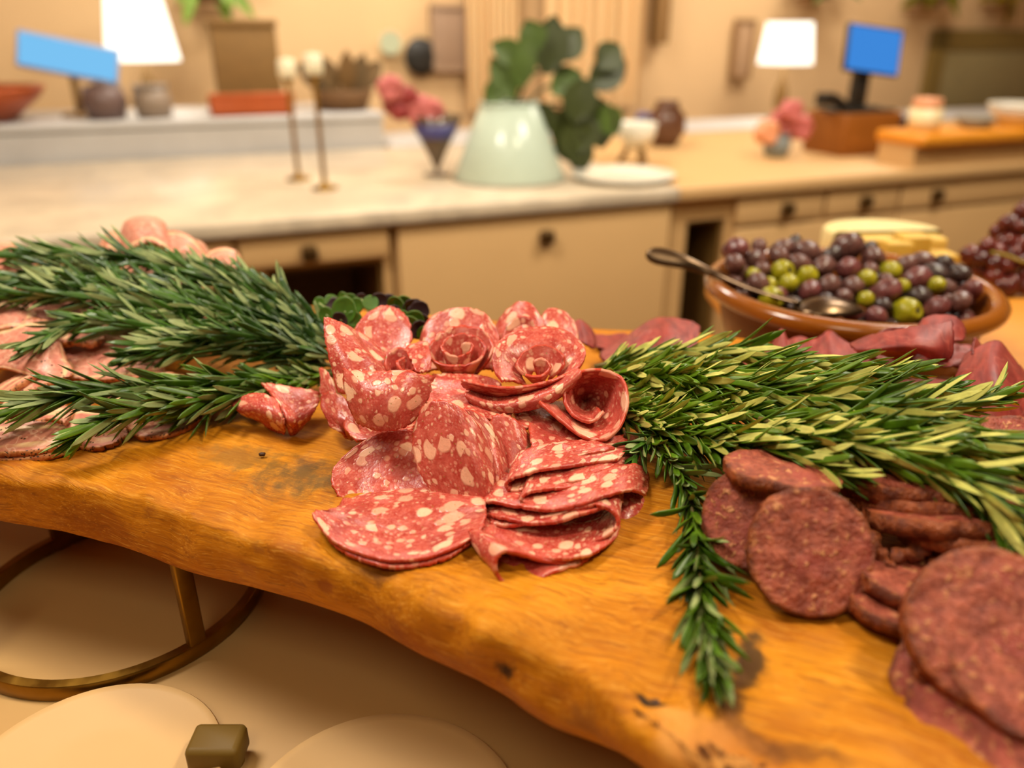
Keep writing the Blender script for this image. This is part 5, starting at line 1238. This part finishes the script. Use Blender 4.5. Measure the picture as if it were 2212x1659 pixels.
for (bx, by, tx, ty, lb) in ((645, 388, 632, 128, 'tall thin brass candlestick with a white candle, the left one'), (702, 408, 690, 116, 'tall thin brass candlestick with a white candle, nearer to the flowers')):
    o, s = put('candlestick', bx, by, ZW, lb, 'candlestick', 'pair of candlesticks'); u, v, _ = spotk(bx, by, ZW); h_ = hz(tx, ty, u, v) - ZW
    MB().lathe([(.001, 0), (.034, 0), (.034, .004), (.008, .012), (.006, .03), (.006, h_ * .80), (.012, h_ * .82), (.017, h_ * .86), (.015, h_ * .86), (.001, h_ * .84)], 24).build('holder', M_brass, o)
    MB().lathe([(.001, h_ * .845), (.021, h_ * .85), (.024, h_ * .90), (.022, h_ * 1.0), (.001, h_ * 1.01)], 24).build('candle', plain('candle_wax', (236, 224, 190), .4, sss=.3), o)
o, s = put('white_cup', 1372, 352, ZW, 'white round cup on a dark three-legged stand', 'cup')
MB().lathe([(.001, 30 * s), (18 * s, 30 * s), (38 * s, 55 * s), (42 * s, 82 * s), (39 * s, 84 * s), (34 * s, 58 * s), (.001, 40 * s)], 32).build('bowl', M_white, o)
for q in range(3):
    a = q * 2.1 + .4; MB().tube([V((math.cos(a) * 34 * s, math.sin(a) * 34 * s, 0)), V((math.cos(a) * 18 * s, math.sin(a) * 18 * s, 32 * s))], 6 * s, 8).build('leg', M_olive, o)
o, s = put('round_jug', 1435, 315, ZW, 'dark brown and blue round jug behind the white cup', 'jug')
MB().lathe([(.001, 0), (24 * s, 0), (42 * s, 30 * s), (40 * s, 62 * s), (22 * s, 84 * s), (26 * s, 92 * s), (22 * s, 92 * s), (18 * s, 82 * s)], 32).build('body', plain('brown_glaze', (104, 70, 50), .25, var=.15, scale=12), o)
MB().tube(catmull([V((-38 * s, 0, 60 * s)), V((-66 * s, 0, 64 * s)), V((-62 * s, 0, 30 * s)), V((-36 * s, 0, 26 * s))], 6), 7 * s, 8).build('handle', plain('blue_glaze', (86, 82, 130), .3), o)
# till
o, s = put('till_box', 1832, 328, ZW, 'brown wooden till box on the tan worktop under the blue screen', 'box')
w_ = 150 * s; h_ = 84 * s
MB().box((0, 0, h_ / 2), (w_, w_ * .8, h_), b=.006).build('case', M_brown, o); MB().box((0, -w_ * .405, h_ * .32), (w_ * .86, .006, h_ * .4), b=.002).build('drawer', M_brown, o)
MB().box((0, -w_ * .02, h_ + .004), (w_ * .86, w_ * .6, .01), b=.003).build('tray', M_black, o)
tl = o.location.copy(); zt = h_ + .009
o = thing('blue_screen', tl + V((0, 0, zt)), 'lit blue screen on a dark post standing on the brown till box', 'screen', rz=KA - .1)
MB().box((0, 0, 40 * s), (34 * s, 20 * s, 80 * s), b=.004).build('post', M_black, o); MB().box((0, 0, .004), (70 * s, 60 * s, .008), b=.003).build('foot', M_black, o)
Mt = Matrix.Translation(V((8 * s, -12 * s, 112 * s))) @ Matrix.Rotation(-.22, 4, 'X') @ Matrix.Rotation(.12, 4, 'Y')
MB().box((0, 0, 0), (132 * s, 10 * s, 92 * s), Mt, .004).build('housing', M_black, o); MB().box((0, -5.8 * s, 0), (124 * s, 1.2 * s, 84 * s), Mt).build('display', M_screen, o, False)
o = thing('handset', tl + KU * (-w_ * .36) + KV * (-w_ * .1) + V((0, 0, h_ + .001)), 'black handset lying on the brown till box', 'handset', rz=KA)
MB().tube(catmull([V((-40 * s, 0, 28 * s)), V((-20 * s, 0, 26 * s)), V((6 * s, 0, 12 * s)), V((30 * s, 0, 8 * s))], 6), 11 * s, 10).build('grip', M_black, o); MB().box((-44 * s, 0, 26 * s), (30 * s, 26 * s, 26 * s), b=.004).build('head', M_black, o); MB().box((0, 0, .003), (60 * s, 20 * s, .006)).build('foot', M_black, o)
o, s = put('dark_jar', 1945, 330, ZW, 'small dark jar standing beside the brown till box', 'jar')
MB().lathe([(.001, 0), (32 * s, 0), (34 * s, 40 * s), (30 * s, 58 * s), (.001, 58 * s)], 28).build('body', plain('dark_violet', (70, 50, 58), .25), o); MB().lathe([(.001, 58 * s), (26 * s, 58 * s), (26 * s, 72 * s), (.001, 73 * s)], 28).build('lid', M_black, o)
o, s = put('grey_vase', 1675, 338, ZW, 'small blue-grey vase in front of the glowing lamp', 'vase')
MB().lathe([(.001, 0), (22 * s, 0), (30 * s, 20 * s), (24 * s, 46 * s), (20 * s, 46 * s), (.001, 30 * s)], 28).build('body', plain('blue_grey', (130, 136, 132), .4), o); vz = o.location.copy(); MB().lathe([(20 * s, 45 * s), (27 * s, 46 * s), (26 * s, 50 * s), (19 * s, 49 * s)], 28, caps=False).build('rim', plain('grey_rim', (120, 126, 124), .4), o)
for i, (x, y, r, m, lb) in enumerate([(1690, 265, 34, M_pink, 'pink flower in the middle of the blue-grey vase'), (1725, 275, 32, M_pink, 'pink flower nearest to the brown till box'), (1655, 285, 30, M_peach, 'peach coloured flower on the outer side of the blue-grey vase'), (1708, 240, 28, M_pink, 'pink flower standing highest in the blue-grey vase')]):
    vv = (vz - K0).dot(KV) - .012 * i; p = pxyz(x, y, 0, vv); f = thing('cut_flower', vz + V((0, 0, .03 + .003 * i)), lb, 'flower', 'flowers in the blue-grey vase'); l = p - f.location; pm = MB()
    for q in range(6):
        a = q * 2 * PI / 6; pm.ell(l + V((math.cos(a) * r * s * .5, -.3 * r * s * (q % 2), math.sin(a) * r * s * .42)), (r * s * .52, r * s * .3, r * s * .46), None, 10, 7)
    pm.build('blossom', m, f); MB().tube(catmull([V((0, 0, 0)), l * .6, l], 6), .003, 7).build('stem', M_greend, f)
# ---- things on the ledge, bar and back counter
def led(name, px, v, label, cat, z=None, group=None, py=250):
    u = kv(px, py, v)[0]; z = ZL if z is None else z; p = K(u, v, z); s = (p.y * CP + (CZ - z) * SP) / F
    return kthing(name, u, v, z, label, cat, group), s, u
o, s, u = led('copper_bowl', -40, VL + 0.15, 'wide copper red bowl at the far end of the stone ledge', 'bowl')
MB().lathe([(.001, 0), (60 * s, 0), (120 * s, 50 * s), (130 * s, 66 * s), (122 * s, 66 * s), (60 * s, 14 * s), (.001, 10 * s)], 40).build('body', M_copper, o); MB().lathe([(126 * s, 63 * s), (134 * s, 66 * s), (130 * s, 72 * s), (122 * s, 68 * s)], 40, caps=False).build('rim', M_copper, o)
o, s, u = led('red_tray', 545, VL + 0.13, 'low red tray on the stone ledge in front of the wicker box', 'tray')
MB().box((0, 0, 14 * s), (170 * s, 110 * s, 28 * s), b=.01).build('base', M_copper, o); MB().box((0, -50 * s, 34 * s), (172 * s, 8 * s, 22 * s), b=.004).build('side', M_copper, o)
o, s, u = led('wicker_box', 545, VL + 0.38, 'olive brown wicker box behind the red tray', 'box')
MB().box((0, 0, 80 * s), (130 * s, 90 * s, 160 * s), b=.012).build('body', M_olive, o); MB().box((0, 0, 166 * s), (136 * s, 96 * s, 14 * s), b=.006).build('lid', M_olive, o)
o, s, u = led('dark_pot', 232, VL + 0.11, 'dark violet brown pot on the stone ledge under the blue display', 'pot')
MB().lathe([(.001, 0), (36 * s, 0), (46 * s, 36 * s), (38 * s, 66 * s), (.001, 66 * s)], 28).build('body', plain('pot_dark', (104, 82, 76), .4), o); MB().lathe([(.001, 66 * s), (30 * s, 66 * s), (8 * s, 76 * s), (.001, 82 * s)], 28).build('lid', plain('pot_lid', (92, 72, 66), .4), o)
o, s, u = led('grey_pot', 335, VL + 0.11, 'grey pot on the stone ledge beside the dark violet one', 'pot')
MB().lathe([(.001, 0), (34 * s, 0), (40 * s, 30 * s), (34 * s, 60 * s), (28 * s, 60 * s), (.001, 20 * s)], 28).build('body', plain('pot_grey', (140, 122, 104), .4), o); MB().lathe([(28 * s, 59 * s), (36 * s, 60 * s), (36 * s, 66 * s), (28 * s, 64 * s)], 28, caps=False).build('rim', plain('pot_grey_rim', (132, 116, 100), .4), o)
o, s, u = led('lit_display', 175, VL + 0.24, 'tilted light blue lit display on the stone ledge', 'screen')
h1 = hz(175, 125, u, VL + .24) - ZL
Mt = Matrix.Translation(V((0, 0, h1))) @ Matrix.Rotation(.22, 4, 'Y') @ Matrix.Rotation(-.2, 4, 'X')
MB().box((0, 0, 0), (190 * s, 14 * s, 74 * s), Mt, .006).build('housing', plain('display_case', (150, 160, 190), .4), o); MB().box((0, -7.8 * s, 0), (180 * s, 1.5 * s, 62 * s), Mt).build('display', M_screen2, o, False)
MB().tube([V((0, .01, 0)), V((0, .01, h1 - 20 * s))], .012, 10).build('post', M_olive, o); MB().lathe([(.001, 0), (.06, 0), (.055, .01), (.001, .012)], 24).build('foot', M_olive, o)
def lamp(px, v, z, top, bot, r0, r1, label, py=200):
    u = kv(px, py, v)[0]; p = K(u, v, z); s = (p.y * CP + (CZ - z) * SP) / F; o = kthing('table_lamp', u, v, z, label, 'lamp', 'glowing table lamps')
    zt, zb = hz(px, top, u, v) - z, hz(px, bot, u, v) - z
    MB().lathe([(r0 * s, zb), (r1 * s, zt), (r1 * s - .003, zt), (r0 * s - .003, zb)], 40, caps=False).build('lamp_shade', M_shade, o)
    MB().lathe([(.001, 0), (.05, 0), (.05, .006), (.014, .02), (.030, zb * .3), (.026, zb * .55), (.008, zb * .75), (.006, zb + .05), (.001, zb + .05)], 28).build('base', M_olive, o)
    l = bpy.data.lights.new('bulb', 'POINT'); l.energy = 5; l.color = (1, .88, .7); l.shadow_soft_size = .04; lo = bpy.data.objects.new('bulb_light', l); C.objects.link(lo); lo.location = p + V((0, 0, (zt + zb) / 2)); lo.parent = None
    return o
lamp(305, VL + .42, ZL, -40, 132, 74, 50, 'glowing white table lamp on the stone ledge beside the blue display', 100)
lamp(1690, VL + .22, ZB2, 48, 138, 56, 46, 'glowing white table lamp on the back counter near the till', 180)
o, s, u = led('candle_jar', 1995, VA + .07, 'cream candle jar with a peach coloured top at the end of the orange bar', 'candle', ZR2 + .0005, py=270)
MB().lathe([(.001, 0), (32 * s, 0), (34 * s, 46 * s), (30 * s, 46 * s), (.001, 44 * s)], 28).build('glass', plain('cream_glass', (240, 220, 170), .3), o); MB().lathe([(.001, 45 * s), (30 * s, 46 * s), (28 * s, 66 * s), (.001, 68 * s)], 28).build('lid', M_peach, o)
o, s, u = led('white_bowl', 2195, VA + .07, 'white bowl on the orange bar at the edge of the view', 'bowl', ZR2 + .0005, py=270)
MB().lathe([(.001, 0), (30 * s, 0), (58 * s, 30 * s), (62 * s, 42 * s), (56 * s, 42 * s), (.001, 10 * s)], 36).build('body', M_white, o); MB().lathe([(57 * s, 40 * s), (64 * s, 42 * s), (62 * s, 46 * s), (55 * s, 43 * s)], 36, caps=False).build('rim', M_white, o)
o, s, u = led('grey_dish', 2105, VA + .07, 'small grey dish on the orange bar', 'dish', ZR2 + .0005, py=270)
MB().lathe([(.001, 0), (24 * s, 0), (40 * s, 18 * s), (36 * s, 20 * s), (.001, 6 * s)], 30).build('body', plain('grey_dish', (148, 136, 112), .4), o); MB().lathe([(36 * s, 18 * s), (42 * s, 19 * s), (40 * s, 23 * s), (34 * s, 20 * s)], 30, caps=False).build('rim', plain('grey_dish_rim', (140, 130, 108), .4), o)
o, s, u = led('brown_basket', 745, VL + 0.17, 'dark brown basket of dried leaves on the stone ledge behind the candlesticks', 'basket')
MB().lathe([(.001, 0), (50 * s, 0), (66 * s, 40 * s), (60 * s, 42 * s), (.001, 30 * s)], 32, wob=.1).build('body', plain('dark_basket', (112, 78, 42), .7, var=.2), o)
for i in range(14):
    a = i * 2.4; pleaf(V((math.cos(a) * 30 * s, math.sin(a) * 20 * s, 38 * s)), 80 * s, 20 * s, (math.cos(a), .3 * math.sin(a), .9), plain('dry_leaf_%d' % i, (120 - i * 2, 88 - i, 44), .7, var=.15), o)
# ---- on and along the back wall
def wallbox(px0, py0, px1, py1, v, d, mb=None, b=0.0):
    ua, za = kv(px0, py1, v); ub, zb = kv(px1, py0, v)
    return (ua + ub) / 2, (za + zb) / 2, abs(ub - ua), abs(zb - za)
VB = VW - .02
t = NT('curtain_cloth'); n = t.noise(t.mapping(t.coord(), sc=(30, 30, .6)), 1, 2)
M_cur = t.bsdf(t.mix(n, lin((222, 180, 128)), lin((244, 212, 160))), .8, sss=.1)
def curtain(px0, px1, label):
    ua, ub = kv(px0, 100, VB - .08)[0], kv(px1, 100, VB - .08)[0]; u = (ua + ub) / 2; o = kthing('curtain', u, VB - .08, .95, label, 'curtain', 'cream curtains')
    vs, fs = [], []; n = 60
    for z in (0, .5, 1.0, 1.55):
        for i in range(n): x = (ub - ua) * (i / (n - 1) - .5); vs.append((x, .028 * math.sin(i * .9) + .008 * math.sin(i * 2.3 + z), z))
    m = len(vs); vs += [(x, y + .004, z) for x, y, z in vs]
    for k in range(3):
        for i in range(n - 1): a = k * n + i; fs += [(a, a + 1, a + n + 1, a + n), (m + a, m + a + n, m + a + n + 1, m + a + 1)]
    link('cloth', vs, fs, M_cur, o, loc=V((0, 0, 0))); MB().tube([V((-(ub - ua) / 2 - .03, 0, 1.56)), V(((ub - ua) / 2 + .03, 0, 1.56))], .012, 10).build('rod', M_brass, o)
curtain(1010, 1120, 'bright cream curtain panel behind the trailing plant, the narrow one'); curtain(1175, 1385, 'wide cream curtain panel on the wall above the white platter')
def wallthing(name, label, cat, px0, py0, px1, py1, mat, d=.03, frame=None, group=None, shape='box'):
    u, z, w_, h_ = wallbox(px0, py0, px1, py1, VB, d); o = kthing(name, u, VB - d / 2, z - h_ / 2, label, cat, group)
    if shape == 'oval': MB().ell((0, 0, h_ / 2), (w_ / 2, d / 2, h_ / 2), None, 28, 14).build('panel', mat, o)
    else: MB().box((0, 0, h_ / 2), (w_, d, h_), b=.004).build('panel', mat, o)
    if frame:
        f = MB(); fw = w_ * .10
        for sx in (-1, 1): f.box((sx * (w_ / 2), -.006, h_ / 2), (fw, d + .01, h_ + fw))
        for sz in (0, 1): f.box((0, -.006, h_ * sz), (w_ + fw, d + .01, fw))
        f.build('frame', frame, o, False)
    return o
wallthing('wall_panel', 'tall dark brown wooden panel on the wall beside the wide curtain', 'panel', 1404, -80, 1440, 92, plain('panel_brown', (150, 112, 66), .5), .05, M_olive)
wallthing('wall_panel', 'mauve grey panel on the wall beside the narrow curtain', 'panel', 935, 15, 1000, 150, plain('panel_mauve', (160, 130, 104), .6), .03, plain('panel_edge', (168, 138, 110), .6))
wallthing('picture', 'narrow framed picture with a dark lower corner, near the glowing lamp', 'picture', 1575, 45, 1625, 168, plain('picture_tone', (184, 148, 112), .6), .02, plain('picture_frame', (150, 112, 70), .5))
wallthing('round_wall_plaque', 'black oval plaque on the wall above the pink flowers', 'plaque', 872, 80, 940, 165, M_black, .05, None, None, 'oval')
wallthing('wall_mirror', 'wide olive grey mirror above the orange bar', 'mirror', 1990, 85, 2300, 250, plain('mirror_tone', (158, 142, 98), .35), .03, plain('mirror_frame', (134, 110, 56), .5))
o = wallthing('wall_lamp', 'small round cream wall lamp beside the black plaque', 'lamp', 818, 66, 862, 118, emis('globe_glow', (250, 238, 180), .95), .06, None, None, 'oval'); MB().lathe([(.001, 0), (.02, 0), (.02, .03), (.001, .03)], 16, (0, .03, .0)).build('bracket', M_brass, o)
def hang(px, py, n, label, mat, seed, spread):
    u, z = kv(px, py, VB - .1); o = kthing('hanging_plant', u, VB - .1, z, label, 'plant', 'plants hanging high on the wall'); r_ = random.Random(seed); s = .0017
    MB().lathe([(.001, .10), (.05, .10), (.07, .19), (.064, .19), (.001, .13)], 24).build('pot', M_olive, o)
    MB().box((0, .05, .10), (.16, .10, .012)).build('bracket', M_brown, o)
    for i in range(n): a = r_.uniform(0, 2 * PI); pleaf(V((math.cos(a) * .05, math.sin(a) * .03 - .02, .19)), r_.uniform(.12, .2) , .026, (math.cos(a) * spread, -.3 + .2 * math.sin(a), r_.uniform(-1, .5)), mat, o)
hang(455, 62, 12, 'bright green hanging plant on the wall above the wicker box', plain('bright_leaf', (120, 150, 44), .5, var=.2), 5, .5)
hang(1765, 40, 14, 'olive green hanging plant on the wall above the blue screen', M_greenl, 6, 1.2)
hang(2000, 58, 18, 'dark green hanging plant on the wall above the mirror', plain('moss_leaf', (112, 106, 22), .5, var=.2), 7, 1.6)
hang(2165, 55, 18, 'yellowish hanging plant on the wall at the end of the room', plain('mustard_leaf', (150, 124, 26), .5, var=.2), 8, 1.6)
# ================================================================== camera, light, view
cam = bpy.data.cameras.new('camera'); co = bpy.data.objects.new('camera', cam); C.objects.link(co)
co.location = EYE; co.rotation_euler = (PI / 2 - PITCH, 0, 0)
cam.sensor_fit = 'HORIZONTAL'; cam.sensor_width = 36; cam.lens = F / 2212 * 36; cam.clip_start = .02; cam.clip_end = 50
cam.dof.use_dof = True; cam.dof.focus_distance = .45; cam.dof.aperture_fstop = cam.lens / 1000 / .008
bpy.context.scene.camera = co
def area(name, loc, tgt, size, power, col, sy=None):
    l = bpy.data.lights.new(name, 'AREA'); l.energy = power; l.color = col; l.size = size
    if sy: l.shape = 'RECTANGLE'; l.size_y = sy
    o = bpy.data.objects.new(name, l); C.objects.link(o); o.location = loc
    o.rotation_euler = (V(tgt) - V(loc)).to_track_quat('-Z', 'Y').to_euler(); return o
WARM = (1.0, .87, .62); SOFT = (1.0, .92, .80)
area('ceiling_lamp_key', (.95, .35, 2.62), (.05, .42, 1.0), .2, 26, WARM)
area('ceiling_lamp_left', (-.8, .75, 2.62), (-.1, .45, 1.0),   .3, 7, WARM)
area('front_fill', (-.2, -.7, 2.5), (.1, .4, 1.0), .5, 9, WARM)  # unseen fill added in front for the slices facing the viewer
area('cabinet_fill_a', K(-1.0, -.9, 2.6), K(-.8, .1, .7), .6, 44, SOFT)  # unseen fill added to brighten the left cabinet fronts
area('cabinet_fill_b', K(1.2, -.9, 2.6), K(1.2, .1, .7), .6, 44, SOFT)  # added out of view to light the cabinet fronts farther right
area('wall_fill_c', K(.2, 1.0, 2.6), K(.2, 1.4, .9), .6, 38, SOFT)  # unseen fill added to lift the back wall
area('wall_fill_d', K(2.3, .9, 2.6), K(2.3, 1.4, .9), .6, 34, SOFT)  # added out of view to lighten the right part of the wall
w = bpy.data.worlds.new('world'); bpy.context.scene.world = w; w.use_nodes = True
w.node_tree.nodes['Background'].inputs[0].default_value = (1, .9, .78, 1); w.node_tree.nodes['Background'].inputs[1].default_value = .05
vs = bpy.context.scene.view_settings
vs.view_transform = 'Standard'; vs.look = 'None'; vs.gamma = 1; vs.use_curve_mapping = False; vs.exposure = -.3
cy = bpy.context.scene.cycles
cy.max_bounces = 5; cy.diffuse_bounces = 3; cy.glossy_bounces = 3; cy.transmission_bounces = 3; cy.caustics_reflective = False; cy.caustics_refractive = False
cy.use_adaptive_sampling = True; cy.adaptive_threshold = .04; cy.use_denoising = True
